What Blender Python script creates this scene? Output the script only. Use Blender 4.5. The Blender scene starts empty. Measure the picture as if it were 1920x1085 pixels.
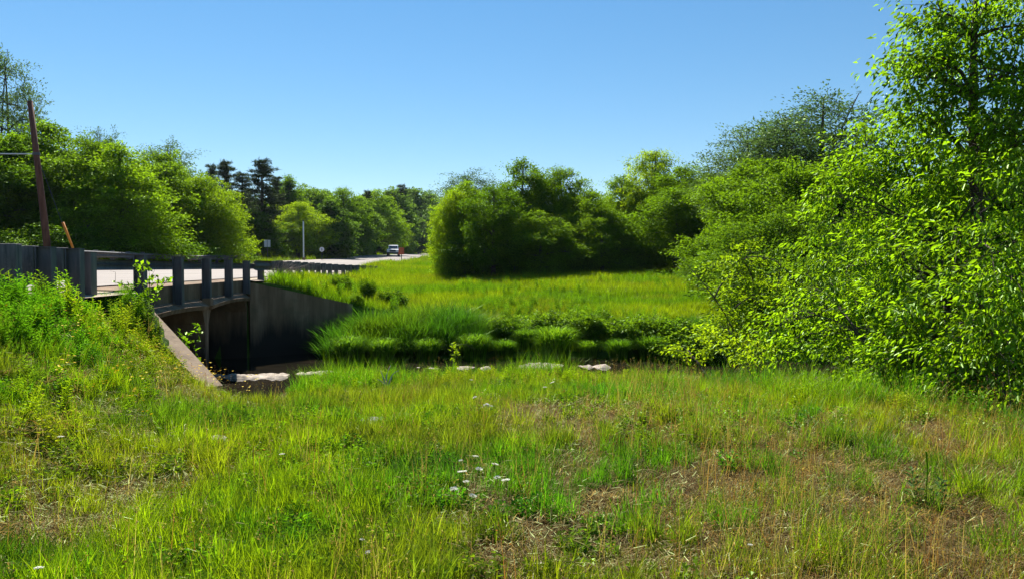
import bpy, math, random
import numpy as np
from mathutils import Vector, Matrix

sc = bpy.context.scene
R = math.radians
rng = np.random.default_rng(7)
random.seed(7)
F = 1423.0          # focal length in photo pixels (photo is 1920 wide)
EYE = 1.6

# ------------------------------------------------------------------ camera, sky, sun, exposure
cd = bpy.data.cameras.new('camera'); cam = bpy.data.objects.new('camera', cd); sc.collection.objects.link(cam)
cam.location = (0, 0, EYE)
cam.rotation_euler = (R(90 - 1.63), 0, 0)
cd.sensor_width = 36; cd.lens = 36 * F / 1920
cd.clip_start = 0.05; cd.clip_end = 6000
sc.camera = cam

SUN_EL, SUN_AZ = 46.0, -22.0     # azimuth measured from +Y, negative is to the left
w = bpy.data.worlds.new('World'); sc.world = w; w.use_nodes = True
nt = w.node_tree; nt.nodes.clear()
sky = nt.nodes.new('ShaderNodeTexSky'); sky.sky_type = 'NISHITA'; sky.sun_disc = False
sky.sun_elevation = R(SUN_EL); sky.sun_rotation = R(SUN_AZ)
sky.altitude = 0; sky.air_density = 1.0; sky.dust_density = 0.0; sky.ozone_density = 3.5
bgn = nt.nodes.new('ShaderNodeBackground'); bgn.inputs['Strength'].default_value = 0.084
wo = nt.nodes.new('ShaderNodeOutputWorld')
hs = nt.nodes.new('ShaderNodeHueSaturation'); hs.inputs['Saturation'].default_value = 1.36; hs.inputs['Hue'].default_value = 0.497; gmn = nt.nodes.new('ShaderNodeGamma'); gmn.inputs[1].default_value = 0.78
nt.links.new(sky.outputs[0], gmn.inputs[0]); nt.links.new(gmn.outputs[0], hs.inputs['Color']); nt.links.new(hs.outputs[0], bgn.inputs[0]); nt.links.new(bgn.outputs[0], wo.inputs[0])

sd = bpy.data.lights.new('sun', 'SUN'); sd.energy = 5.0; sd.angle = R(0.5); sd.color = (1.0, 0.95, 0.86)
sun = bpy.data.objects.new('sun', sd); sc.collection.objects.link(sun)
az, el = R(SUN_AZ), R(SUN_EL)
sdir = Vector((math.sin(az) * math.cos(el), math.cos(az) * math.cos(el), math.sin(el)))
sun.rotation_euler = sdir.to_track_quat('Z', 'Y').to_euler()
sun.location = (-10, 40, 60)

sc.view_settings.view_transform = 'Standard'; sc.view_settings.look = 'None'
sc.view_settings.gamma = 1.0; sc.view_settings.exposure = 1.2
sc.cycles.max_bounces = 5; sc.cycles.diffuse_bounces = 2; sc.cycles.transmission_bounces = 4
sc.cycles.glossy_bounces = 2; sc.cycles.transparent_max_bounces = 4

# ------------------------------------------------------------------ helpers
def link(o, parent=None):
    sc.collection.objects.link(o)
    if parent is not None: o.parent = parent
    return o
def tag(o, label=None, cat=None, group=None, kind=None):
    if label: o['label'] = label
    if cat: o['category'] = cat
    if group: o['group'] = group
    if kind: o['kind'] = kind
    return o
def empty(name, loc=(0, 0, 0), rz=0.0):
    o = bpy.data.objects.new(name, None); o.location = loc; o.rotation_euler = (0, 0, rz)
    o.empty_display_size = 0.2
    return link(o)
def np_mesh(name, verts, faces, mat=None, smooth=False):
    """faces: int array (n,k)"""
    me = bpy.data.meshes.new(name)
    verts = np.asarray(verts, np.float32); faces = np.asarray(faces, np.int32)
    nf, k = faces.shape
    me.vertices.add(len(verts)); me.vertices.foreach_set('co', verts.ravel())
    me.loops.add(nf * k); me.loops.foreach_set('vertex_index', faces.ravel())
    me.polygons.add(nf)
    me.polygons.foreach_set('loop_start', np.arange(0, nf * k, k, dtype=np.int32))
    me.polygons.foreach_set('loop_total', np.full(nf, k, np.int32))
    if smooth: me.polygons.foreach_set('use_smooth', np.ones(nf, bool))
    me.update(calc_edges=True)
    if mat: me.materials.append(mat)
    return me
class MB:
    """collects solids into one mesh"""
    def __init__(s): s.v = []; s.f = []
    def add(s, vs, fs):
        b = len(s.v); s.v += [tuple(p) for p in vs]; s.f += [tuple(b + i for i in f) for f in fs]; return s
    def box(s, c, d, rot=None):
        vs = []
        for dz in (-.5, .5):
            for dx, dy in ((-.5, -.5), (.5, -.5), (.5, .5), (-.5, .5)):
                p = Vector((dx * d[0], dy * d[1], dz * d[2]))
                if rot is not None: p = rot @ p
                vs.append(Vector(c) + p)
        return s.add(vs, [(3, 2, 1, 0), (4, 5, 6, 7), (0, 1, 5, 4), (1, 2, 6, 5), (2, 3, 7, 6), (3, 0, 4, 7)])
    def tube(s, pts, rads, n=8, cap=True):
        pts = [Vector(p) for p in pts]
        if not hasattr(rads, '__len__'): rads = [rads] * len(pts)
        rings = []; up = Vector((0.13, 0.21, 1)).normalized()
        for i, p in enumerate(pts):
            d = (pts[min(i + 1, len(pts) - 1)] - pts[max(i - 1, 0)]).normalized()
            a = d.cross(up)
            if a.length < .05: a = d.cross(Vector((1, 0, 0)))
            a.normalize(); b = d.cross(a).normalized()
            rings.append([p + (a * math.cos(2 * math.pi * k / n) + b * math.sin(2 * math.pi * k / n)) * rads[i] for k in range(n)])
        vs = [q for r_ in rings for q in r_]; fs = []
        for i in range(len(pts) - 1):
            for k in range(n):
                k2 = (k + 1) % n
                fs.append((i * n + k, i * n + k2, (i + 1) * n + k2, (i + 1) * n + k))
        if cap:
            fs.append(tuple(range(n))[::-1]); fs.append(tuple((len(pts) - 1) * n + k for k in range(n)))
        return s.add(vs, fs)
    def prism(s, poly, a, b, fn):
        """poly list of 2D points; fn(u,v,w)->xyz ; extrude w from a to b"""
        n = len(poly)
        vs = [fn(u, v, a) for u, v in poly] + [fn(u, v, b) for u, v in poly]
        fs = [tuple(range(n))[::-1], tuple(range(n, 2 * n))]
        for i in range(n):
            j = (i + 1) % n; fs.append((i, j, n + j, n + i))
        return s.add(vs, fs)
    def build(s, name, mat, parent=None, bevel=0.0, smooth=False):
        me = bpy.data.meshes.new(name); me.from_pydata([tuple(p) for p in s.v], [], s.f); me.update()
        import bmesh
        bm = bmesh.new(); bm.from_mesh(me); bmesh.ops.recalc_face_normals(bm, faces=bm.faces)
        if bevel:
            bmesh.ops.bevel(bm, geom=list(bm.edges), offset=bevel, segments=2, affect='EDGES', profile=.6)
        bm.to_mesh(me); bm.free()
        if smooth:
            for p in me.polygons: p.use_smooth = True
        me.materials.append(mat)
        o = bpy.data.objects.new(name, me)
        return link(o, parent)

# --- value noise in numpy
_perm = rng.random((256, 256))
def vnoise(x, y):
    xi = np.floor(x).astype(int); yi = np.floor(y).astype(int); fx = x - xi; fy = y - yi
    fx = fx * fx * (3 - 2 * fx); fy = fy * fy * (3 - 2 * fy)
    g = lambda a, b: _perm[a % 256, b % 256]
    return (g(xi, yi) * (1 - fx) + g(xi + 1, yi) * fx) * (1 - fy) + (g(xi, yi + 1) * (1 - fx) + g(xi + 1, yi + 1) * fx) * fy
def fbm(x, y, sc_=1.0, o=4):
    x = np.asarray(x, float) * sc_ + 31.7; y = np.asarray(y, float) * sc_ + 11.3; t = 0; a = .5; n = 0
    for i in range(o):
        t = t + a * vnoise(x, y); n += a; a *= .5; x = x * 2.03 + 5.1; y = y * 2.03 + 9.7
    return t / n
def sstep(a, b, x):
    t = np.clip((x - a) / (b - a), 0, 1); return t * t * (3 - 2 * t)

# ------------------------------------------------------------------ materials
def mat(name):
    m = bpy.data.materials.new(name); m.use_nodes = True; n = m.node_tree; n.nodes.clear()
    out = n.nodes.new('ShaderNodeOutputMaterial'); return m, n, out
def ramp(n, fac, stops):
    r = n.nodes.new('ShaderNodeValToRGB'); e = r.color_ramp.elements
    while len(e) > 1: e.remove(e[-1])
    e[0].position = stops[0][0]; e[0].color = (*stops[0][1], 1)
    for p, c in stops[1:]:
        k = e.new(p); k.color = (*c, 1)
    n.links.new(fac, r.inputs[0]); return r.outputs[0]
def noise(n, scale, detail=5, rough=.6, vec=None, dist=0.0):
    t = n.nodes.new('ShaderNodeTexNoise'); t.inputs['Scale'].default_value = scale
    t.inputs['Detail'].default_value = detail; t.inputs['Roughness'].default_value = rough
    t.inputs['Distortion'].default_value = dist
    if vec is None:
        g = n.nodes.new('ShaderNodeTexCoord'); vec = g.outputs['Object']
    n.links.new(vec, t.inputs['Vector']); return t.outputs['Fac']
def mixc(n, fac, a, b, mode='MIX'):
    m = n.nodes.new('ShaderNodeMix'); m.data_type = 'RGBA'; m.blend_type = mode
    for s, v in ((0, fac), (6, a), (7, b)):
        if isinstance(v, (int, float)): m.inputs[s].default_value = v
        elif isinstance(v, tuple): m.inputs[s].default_value = (*v, 1)
        else: n.links.new(v, m.inputs[s])
    return m.outputs[2]
def math_(n, op, a, b=None):
    m = n.nodes.new('ShaderNodeMath'); m.operation = op
    for s, v in ((0, a), (1, b)):
        if v is None: continue
        if isinstance(v, (int, float)): m.inputs[s].default_value = v
        else: n.links.new(v, m.inputs[s])
    return m.outputs[0]
def principled(n, out, col, rough=.8, metal=0.0, spec=.3, bump=None, bstr=.3, bdist=.02):
    p = n.nodes.new('ShaderNodeBsdfPrincipled')
    if isinstance(col, tuple): p.inputs['Base Color'].default_value = (*col, 1)
    else: n.links.new(col, p.inputs['Base Color'])
    if isinstance(rough, (int, float)): p.inputs['Roughness'].default_value = rough
    else: n.links.new(rough, p.inputs['Roughness'])
    p.inputs['Metallic'].default_value = metal
    p.inputs['Specular IOR Level'].default_value = spec
    if bump is not None:
        b = n.nodes.new('ShaderNodeBump'); b.inputs['Strength'].default_value = bstr; b.inputs['Distance'].default_value = bdist
        n.links.new(bump, b.inputs['Height']); n.links.new(b.outputs[0], p.inputs['Normal'])
    n.links.new(p.outputs[0], out.inputs[0]); return p
def surf(name, stops, scale=6, rough=.85, metal=0, spec=.3, bscale=40, bstr=.4, bdist=.01, detail=6, streak=False):
    m, n, out = mat(name)
    vec = None
    if streak:
        g = n.nodes.new('ShaderNodeTexCoord'); mp = n.nodes.new('ShaderNodeMapping')
        mp.inputs['Scale'].default_value = (1, 1, .12); n.links.new(g.outputs['Object'], mp.inputs[0]); vec = mp.outputs[0]
    f = noise(n, scale, detail, .65, vec)
    c = ramp(n, f, stops)
    principled(n, out, c, rough, metal, spec, noise(n, bscale, 4, .6), bstr, bdist)
    return m
def leafmat(name, col, tcol, tfac=.5, gloss=.06, var=.35, hue=(0.0, 0.0), attr=False, grough=.35):
    """two-sided thin leaf: diffuse + translucent + a little gloss, per-leaf variation"""
    m, n, out = mat(name)
    geo = n.nodes.new('ShaderNodeNewGeometry'); oi = n.nodes.new('ShaderNodeObjectInfo')
    v = math_(n, 'ADD', math_(n, 'MULTIPLY', geo.outputs['Random Per Island'], var * 2), 1 - var)
    if attr:
        a = n.nodes.new('ShaderNodeAttribute'); a.attribute_type = 'INSTANCER'; a.attribute_name = 'tint'
        base = a.outputs['Color']
        base_t = mixc(n, 1.0, base, (1.25, 1.25, .75), 'MULTIPLY')
    else:
        # each plant of a kind differs a little in hue
        base = mixc(n, oi.outputs['Random'], tuple(c * (1 - hue[0]) for c in col), tuple(c * (1 + hue[1] * k) for c, k in zip(col, (1.6, .8, .6))))
        base_t = mixc(n, oi.outputs['Random'], tuple(c * (1 - hue[0]) for c in tcol), tuple(c * (1 + hue[1] * k) for c, k in zip(tcol, (1.6, .8, .6))))
    vm = n.nodes.new('ShaderNodeVectorMath'); vm.operation = 'SCALE'; n.links.new(base, vm.inputs[0]); n.links.new(v, vm.inputs['Scale'])
    vt = n.nodes.new('ShaderNodeVectorMath'); vt.operation = 'SCALE'; n.links.new(base_t, vt.inputs[0]); n.links.new(v, vt.inputs['Scale'])
    d = n.nodes.new('ShaderNodeBsdfDiffuse'); t = n.nodes.new('ShaderNodeBsdfTranslucent')
    n.links.new(vm.outputs[0], d.inputs[0]); n.links.new(vt.outputs[0], t.inputs[0])
    mx = n.nodes.new('ShaderNodeMixShader'); mx.inputs[0].default_value = tfac
    n.links.new(d.outputs[0], mx.inputs[1]); n.links.new(t.outputs[0], mx.inputs[2])
    g = n.nodes.new('ShaderNodeBsdfGlossy'); g.inputs['Roughness'].default_value = grough; g.inputs[0].default_value = (.55, .75, .35, 1)
    m2 = n.nodes.new('ShaderNodeMixShader'); m2.inputs[0].default_value = gloss
    n.links.new(mx.outputs[0], m2.inputs[1]); n.links.new(g.outputs[0], m2.inputs[2])
    n.links.new(m2.outputs[0], out.inputs[0]); return m

M = {}
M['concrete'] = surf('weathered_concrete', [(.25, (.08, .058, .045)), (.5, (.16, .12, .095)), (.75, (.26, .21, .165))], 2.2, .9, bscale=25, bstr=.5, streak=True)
def damp_shaded_concrete():
    m, n, out = mat('damp_painted_shade_concrete')
    g = n.nodes.new('ShaderNodeTexCoord'); mp = n.nodes.new('ShaderNodeMapping'); mp.inputs['Scale'].default_value = (1, 1, .12); n.links.new(g.outputs['Object'], mp.inputs[0])
    c = ramp(n, noise(n, 2.2, 6, .65, mp.outputs[0]), [(.25, (.075, .042, .022)), (.5, (.18, .11, .062)), (.75, (.32, .215, .135))])
    moss = ramp(n, noise(n, .9, 5, .7), [(.5, (0, 0, 0)), (.66, (1, 1, 1))])
    c = mixc(n, math_(n, 'MULTIPLY', moss, .5), c, (.05, .06, .03))
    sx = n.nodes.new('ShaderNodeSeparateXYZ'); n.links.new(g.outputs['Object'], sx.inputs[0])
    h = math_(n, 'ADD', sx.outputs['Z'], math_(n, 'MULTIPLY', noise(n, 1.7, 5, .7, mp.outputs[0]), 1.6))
    damp_shade = ramp(n, h, [(.0, (1, 1, 1)), (.75, (0, 0, 0))])      # shade by the bridge painted in, with damp: walls darken towards the foot
    c = mixc(n, damp_shade, c, (.018, .014, .010))
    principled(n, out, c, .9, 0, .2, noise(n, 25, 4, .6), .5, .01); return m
M['concrete'] = damp_shaded_concrete()
M['concrete_light'] = surf('pale_tan_concrete', [(.25, (.11, .075, .045)), (.5, (.23, .16, .10)), (.8, (.34, .25, .165))], 3.5, .9, bscale=30, bstr=.6)  # paler tan concrete, without the darkened foot
M['steel'] = surf('galvanised_steel', [(.3, (.045, .048, .056)), (.55, (.09, .093, .105)), (.8, (.19, .17, .16))], 7, .55, .3, .4, bscale=50, bstr=.15, streak=True)
M['timber'] = surf('grey_weathered_timber', [(.3, (.05, .048, .05)), (.55, (.12, .115, .115)), (.8, (.22, .21, .2))], 14, .85, bscale=60, bstr=.6, streak=True)
M['pole_wood'] = surf('creosoted_pole_wood', [(.3, (.06, .025, .016)), (.6, (.14, .055, .035)), (.85, (.20, .09, .06))], 9, .85, bscale=40, bstr=.5, streak=True)
M['orange'] = surf('orange_plastic', [(.3, (.75, .20, .01)), (.8, (.85, .30, .02))], 4, .5, bscale=10, bstr=.1)
M['bark'] = surf('bark', [(.3, (.035, .026, .02)), (.6, (.09, .07, .055)), (.85, (.17, .14, .115))], 9, .95, bscale=30, bstr=.9, bdist=.03, streak=True)
M['twig'] = surf('dry_twig', [(.3, (.22, .15, .13)), (.8, (.42, .33, .28))], 12, .9)
M['white'] = surf('white_painted_metal', [(.3, (.62, .63, .64)), (.8, (.8, .8, .8))], 5, .5, bstr=.05)
M['dark'] = surf('dark_plastic', [(.3, (.015, .015, .017)), (.8, (.03, .03, .033))], 5, .5, bstr=.05)
M['rubber'] = surf('tyre_rubber', [(.3, (.012, .012, .012)), (.8, (.03, .03, .03))], 15, .8)
M['glass'] = surf('car_glass', [(.3, (.02, .025, .03)), (.8, (.04, .045, .05))], 2, .08, .0, .8, bstr=0)
M['carwhite'] = surf('white_car_paint', [(.3, (.75, .75, .74)), (.8, (.82, .82, .8))], 2, .25, 0, .6, bstr=0)
M['signred'] = surf('faded_red_orange_sign', [(.3, (.38, .07, .03)), (.8, (.55, .14, .06))], 3, .6)
M['rock'] = surf('pale_rock', [(.3, (.26, .21, .18)), (.6, (.42, .36, .32)), (.85, (.58, .52, .48))], 12, .9, bscale=40, bstr=.8)
M['rock_grey'] = surf('grey_rock', [(.3, (.22, .21, .22)), (.6, (.38, .37, .38)), (.85, (.55, .54, .55))], 12, .9, bscale=40, bstr=.8)
M['petal'] = leafmat('white_petals', (.75, .75, .68), (.7, .7, .6), .35, .02, .1)
M['yellow'] = leafmat('yellow_petals', (.75, .42, .01), (.7, .4, .01), .4, .02, .2)

# foliage colours (real-world reflectances, strongly saturated greens)
M['leaf_mid'] = leafmat('mid_green_leaves', (.046, .122, .006), (.20, .38, .006), .5, .02, .45, (.25, .2))
M['leaf_dark'] = leafmat('dark_green_leaves', (.042, .115, .007), (.16, .32, .007), .42, .015, .45, (.2, .3))
M['leaf_lime'] = leafmat('lime_green_leaves', (.080, .155, .006), (.31, .48, .006), .55, .02, .4, (.12, .1))
M['leaf_near'] = leafmat('bright_drooping_leaves', (.055, .135, .004), (.21, .41, .005), .56, .03, .65, (.1, .25))
M['leaf_airy'] = leafmat('grey_green_leaves', (.05, .10, .03), (.09, .17, .03), .45, .05, .4, (.1, .2))
M['needle'] = leafmat('pine_needles', (.030, .050, .020), (.04, .065, .02), .3, .03, .5, (.2, .3))
M['leaf_far'] = leafmat('distant_leaves', (.042, .11, .016), (.14, .28, .016), .45, .015, .45, (.25, .3))
M['blade'] = leafmat('grass_blades', None, None, .55, .03, .45, attr=True, grough=.4)

# ground
def ground_material():
    m, n, out = mat('soil_and_thatch')
    at = n.nodes.new('ShaderNodeAttribute'); at.attribute_name = 'dry'
    big = noise(n, .8, 6, .65); fine = noise(n, 22, 8, .75)
    soil = ramp(n, fine, [(.35, (.018, .011, .008)), (.52, (.060, .036, .026)), (.64, (.14, .095, .06)), (.8, (.30, .23, .14))])
    green = ramp(n, fine, [(.3, (.016, .040, .004)), (.55, (.05, .10, .008)), (.8, (.10, .16, .015))])
    f = math_(n, 'ADD', at.outputs['Fac'], math_(n, 'MULTIPLY', math_(n, 'SUBTRACT', big, .5), .9))
    f = ramp(n, f, [(.35, (0, 0, 0)), (.65, (1, 1, 1))])
    principled(n, out, mixc(n, f, green, soil), .95, 0, .1, fine, .9, .03)
    return m
M['ground'] = ground_material()
def road_material():
    m, n, out = mat('worn_pale_asphalt')
    g = n.nodes.new('ShaderNodeTexCoord'); mp = n.nodes.new('ShaderNodeMapping'); mp.inputs['Scale'].default_value = (1, .06, 1)
    mp.inputs['Rotation'].default_value = (0, 0, R(-8)); n.links.new(g.outputs['Object'], mp.inputs[0])
    tr = noise(n, 1.6, 4, .6, mp.outputs[0]); fine = noise(n, 60, 5, .7)
    c = ramp(n, tr, [(.3, (.115, .095, .08)), (.5, (.18, .15, .13)), (.7, (.25, .21, .18))])
    c = mixc(n, .35, c, ramp(n, fine, [(.3, (.10, .08, .07)), (.7, (.42, .36, .32))]))
    principled(n, out, c, .85, 0, .3, fine, .3, .005); return m
M['road'] = road_material()
M['gravel'] = surf('tan_gravel', [(.3, (.20, .15, .10)), (.5, (.34, .27, .19)), (.7, (.48, .40, .30))], 35, .95, bscale=60, bstr=.8)
M['sand'] = surf('pale_creek_sand', [(.3, (.14, .10, .07)), (.5, (.30, .24, .18)), (.72, (.48, .41, .33))], 7, .8, bscale=50, bstr=.6)
def water_material():
    m, n, out = mat('still_creek_water')
    h = noise(n, 3.0, 3, .5, None, .6)
    c = ramp(n, noise(n, 1.2, 3, .5), [(.3, (.010, .009, .006)), (.8, (.03, .022, .013))])
    principled(n, out, c, .06, 0, .5, h, .12, .02); return m
M['water'] = water_material()

# ------------------------------------------------------------------ terrain
RX = [(-60, 3.13), (25, -8.81), (40, -10.4), (50, -11.2), (60, -12.0), (75, -13.2), (90, -13.5), (105, -13.9), (120, -13.8), (165, -14.0), (200, -12), (300, 8), (500, 90)]
RZ = [(-60, 1.2), (50, 1.2), (60, 1.35), (75, 1.88), (90, 2.14), (105, 2.5), (120, 3.15), (165, 4.1), (200, 4.9), (300, 7.0), (500, 10)]
def rail_x(Y): return np.interp(Y, [a for a, b in RX], [b for a, b in RX])
def road_z(Y): return np.interp(Y, [a for a, b in RZ], [b for a, b in RZ])
SD = (.9903, .1391); TD = (-.1391, .9903)          # across and along the road at the bridge
def st(s, t, z=0.0): return (-5.3 + s * SD[0] + t * TD[0], s * SD[1] + t * TD[1], z)
A1 = np.array([-7.34, 14.5]); B1 = np.array([-4.9, 12.4])
A2 = np.array([-8.85, 25.4]); B2 = np.array([-6.0, 28.1])
T1 = 14.64; T2 = 25.6
BASE = [(-60, .2), (0, 0), (8, -.08), (13, -.45), (17, -.95), (20, -1.30), (21.3, -1.46), (22.2, -1.55), (24.2, -1.6), (25.2, -1.45), (26.3, -.95), (30, -.45), (34, .02), (38, .45),
        (45, 1.03), (52, 1.32), (60, 1.5), (80, 2.0), (120, 3.3), (200, 5), (400, 8), (3000, 10)]
def side(X, Y, A, B):
    d = (B - A) / np.linalg.norm(B - A); return -((X - A[0]) * d[1] - (Y - A[1]) * d[0])
def terrain(X, Y, detail=True):
    X = np.asarray(X, float); Y = np.asarray(Y, float)
    s = (X - rail_x(Y)) * .99
    t = (X + 5.3) * TD[0] + Y * TD[1]
    Yw = Y + .9 * (fbm(X, Y * 0 + 3, .22, 2) - .5) * sstep(-3, 3, X)
    base = np.interp(Yw, [a for a, b in BASE], [b for a, b in BASE])
    y0 = 12.5 - np.clip(X - 1.5, 0, 12) * 1.05
    fall = -.22 * np.clip(Y - y0, 0, 50)
    base = np.where((X > 1.5) & (Y < 22), np.minimum(base, np.maximum(fall, -1.3)), base)
    # creek bed where it passes under the road
    g1 = np.where(s > 0, side(X, Y, A1, B1), t - T1)
    g2 = np.where(s > 0, -side(X, Y, A2, B2), T2 - t)
    chan = (g1 > 0) & (g2 > 0)
    near = ~(g1 > 0)
    slope = np.where(Y < 20, np.interp(Y, [4, 12.5], [.46, .74]), .30)
    rz = road_z(Y)
    emb = rz - .12 - slope * np.clip(s - .6, 0, 60)
    # gentle rounding of the crest
    onroad = rz + .045 * np.clip(-s - .3, 0, 9.6) - .10
    left = rz + .43 - .25 * sstep(10, 12, -s) + .07 * np.clip(-s - 13, 0, 22)
    emb = np.where(s < 0, onroad, emb); emb = np.where(s < -9.9, left, emb)
    k = 5.0
    sm = np.log(np.exp(np.clip(base, -3, 12) * k) + np.exp(np.clip(emb, -3, 12) * k)) / k
    bank = np.where(s < 0.0, emb, np.where(s < .6, np.maximum(emb, base), sm))
    bed = np.where(s < -12, -1.5 + .5 * 0, -1.55)
    wch = 1 - sstep(1.2, 4.2, s)
    ch = base * (1 - wch) + np.minimum(base, bed) * wch
    z = np.where(chan & (s > -30), ch, bank)
    def clampw(z, A, B, zA, zB, bankside, ext):
        d = B - A; L = np.linalg.norm(d); u = ((X - A[0]) * d[0] + (Y - A[1]) * d[1]) / L / L; dist = np.abs(side(X, Y, A, B))
        lim = zA + (zB - zA) * np.clip(u, -.2, 1.0) - .05 + .44 * (1 - sstep(.2, .75, u)) + np.clip(dist - .25, 0, 9) * .55
        return np.where(bankside & (u > -.1) & (u < 1.15) & (dist < 2.2), np.minimum(z, lim), z)
    z = clampw(z, A1, B1, 1.12, -.34, ~(g1 > 0), 0)
    z = clampw(z, A2, B2, 1.12, .26, ~(g2 > 0) & (s > 0), 0)
    z = z - .28 * np.exp(-((X + 4.2) ** 2 + (Y - 11.5) ** 2) / 1.3)
    z = z - .5 * np.exp(-((X + 6) / 6) ** 2 - ((Y - 45) / 9) ** 2)
    z = z + .30 * (fbm(X, Y, .28, 2) - .5) * sstep(7, 11, Y) * (1 - sstep(14.5, 17.5, Y)) * sstep(3.3, 4.5, s)
    if detail:
        amp = np.clip(1 - sstep(-1.0, 0.2, -s) , 0, 1) * np.where(s < 3.4, .3, 1)
        z = z + amp * (.22 * (fbm(X, Y, .35, 3) - .5) + .10 * (fbm(X, Y, 1.7, 3) - .5)) * np.clip(.4 + Y / 60, .4, 2)
    return z
def grow(a, b, st0, far, f=1.12):
    core = list(np.arange(a, b + 1e-6, st0)); r_ = []; d = st0; x = core[-1]
    while x < far: d *= f; x += d; r_.append(x)
    return core, r_
cx, rx_ = grow(-14, 12, .16, 2500); _, lx_ = grow(0, 0, .16, 2500)
xs = np.array([-14 - v for v in lx_][::-1] + cx + rx_)
cy, ry_ = grow(-1, 31, .16, 3500, 1.05); _, by_ = grow(0, 0, .16, 60, 1.3)
ys = np.array([-1 - v for v in by_][::-1] + cy + ry_)
GX, GY = np.meshgrid(xs, ys); GZ = terrain(GX, GY)
# dryness: bare / thatchy patches on the near plateau
def dryness(X, Y):
    right = 1.25 * sstep(-1.0, .8, X) * sstep(1.0, 2.2, Y) * (1 - sstep(7.0, 11, Y + .35 * X))
    left = np.exp(-((X + 2.6) ** 2 / 1.6 + (Y - 5.0) ** 2 / .8))
    bank = .5 * np.exp(-((X + 4.3) ** 2 / 1.5 + (Y - 9) ** 2 / 6))
    n_ = fbm(X, Y, .9, 4)
    return np.clip((right * .95 + left * .9 + bank) * (.45 + 1.6 * sstep(.36, .56, n_)), 0, 1)
nx, ny = len(xs), len(ys)
idx = np.arange(nx * ny).reshape(ny, nx)
q = np.stack([idx[:-1, :-1], idx[:-1, 1:], idx[1:, 1:], idx[1:, :-1]], -1).reshape(-1, 4)
me = np_mesh('ground', np.stack([GX, GY, GZ], -1).reshape(-1, 3), q, M['ground'], True)
at = me.attributes.new('dry', 'FLOAT', 'POINT')
dr = dryness(GX, GY)
sG = (GX - rail_x(GY)) * .99
dr = np.maximum(dr, np.where((GZ < -1.15) & (GY < 24), 1.0, 0)); dr = np.maximum(dr, np.where(sG < -11, .75, 0))
at.data.foreach_set('value', dr.ravel().astype(np.float32))
tag(link(bpy.data.objects.new('ground', me)), kind='structure')

# creek water + sand bar
def sheet(name, pts, z, m):
    me = bpy.data.meshes.new(name); me.from_pydata([(x, y, z) for x, y in pts], [], [tuple(range(len(pts)))]); me.materials.append(m)
    return link(bpy.data.objects.new(name, me))
tag(sheet('creek_water', [(-32, 10), (-12, 13), (-6, 14), (4, 17.5), (14, 15), (30, 15), (30, 27), (-32, 27.5)], -1.40, M['water']), kind='structure')
def sandbar(cx_, cy_, rx, ry, z, name='sand_bar', seed=0):
    r2 = np.random.default_rng(seed); vs = [(cx_, cy_, z + .09)]; N = 40
    prof = [(.35, .085), (.7, .06), (1, -.06)]
    ph = r2.random(4) * 6.28
    for rr, dz in prof:
        for k in range(N):
            a = 2 * math.pi * k / N; w_ = 1 + .18 * math.sin(3 * a + ph[0]) + .12 * math.sin(5 * a + ph[1])
            vs.append((cx_ + rx * rr * w_ * math.cos(a), cy_ + ry * rr * w_ * math.sin(a), z + dz + .01 * r2.random()))
    fs = [(0, 1 + k, 1 + (k + 1) % N) for k in range(N)]
    for j in range(2):
        for k in range(N):
            k2 = (k + 1) % N; fs.append((1 + j * N + k, 1 + (j + 1) * N + k, 1 + (j + 1) * N + k2, 1 + j * N + k2))
    me = bpy.data.meshes.new(name); me.from_pydata(vs, [], fs); me.materials.append(M['sand'])
    for p in me.polygons: p.use_smooth = True
    return tag(link(bpy.data.objects.new(name, me)), kind='structure')
def pix(px, py, Y): return ((px - 960) / F * Y, Y, EYE - (py - 502) / F * Y)
def gravel_bar(x0, x1, y0, y1, peak, seed, z=-1.40):
    X, Y = np.meshgrid(np.arange(x0, x1, .05), np.arange(y0, y1, .05)); u = (X - x0) / (x1 - x0) * 2 - 1; v = (Y - y0) / (y1 - y0) * 2 - 1
    e = np.clip(1 - (u ** 2 + v ** 2), -1, 1)
    Z = z - .08 + peak * .85 * e + .26 * (fbm(X + seed * 9, Y, 2.6, 4) - .5) + .06 * (fbm(X + seed * 5, Y, 9, 3) - .5); Z = np.where(e < 0, z - .12, Z)
    k, l = X.shape; I = np.arange(k * l).reshape(k, l); q = np.stack([I[:-1, :-1], I[:-1, 1:], I[1:, 1:], I[1:, :-1]], -1).reshape(-1, 4)
    tag(link(bpy.data.objects.new('sand_bar', np_mesh('sand_bar', np.stack([X, Y, Z], -1).reshape(-1, 3), q, M['sand'], True))), kind='structure')
gravel_bar(-8.6, -5.6, 20.4, 21.7, .15, 1)
gravel_bar(-6.6, -3.8, 21.2, 22.1, .14, 2)
gravel_bar(-3.0, .2, 22.3, 23.2, .12, 3)
gravel_bar(-.6, 1.9, 22.5, 23.9, .16, 4)
gravel_bar(1.8, 3.4, 22.6, 23.5, .13, 5)

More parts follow.
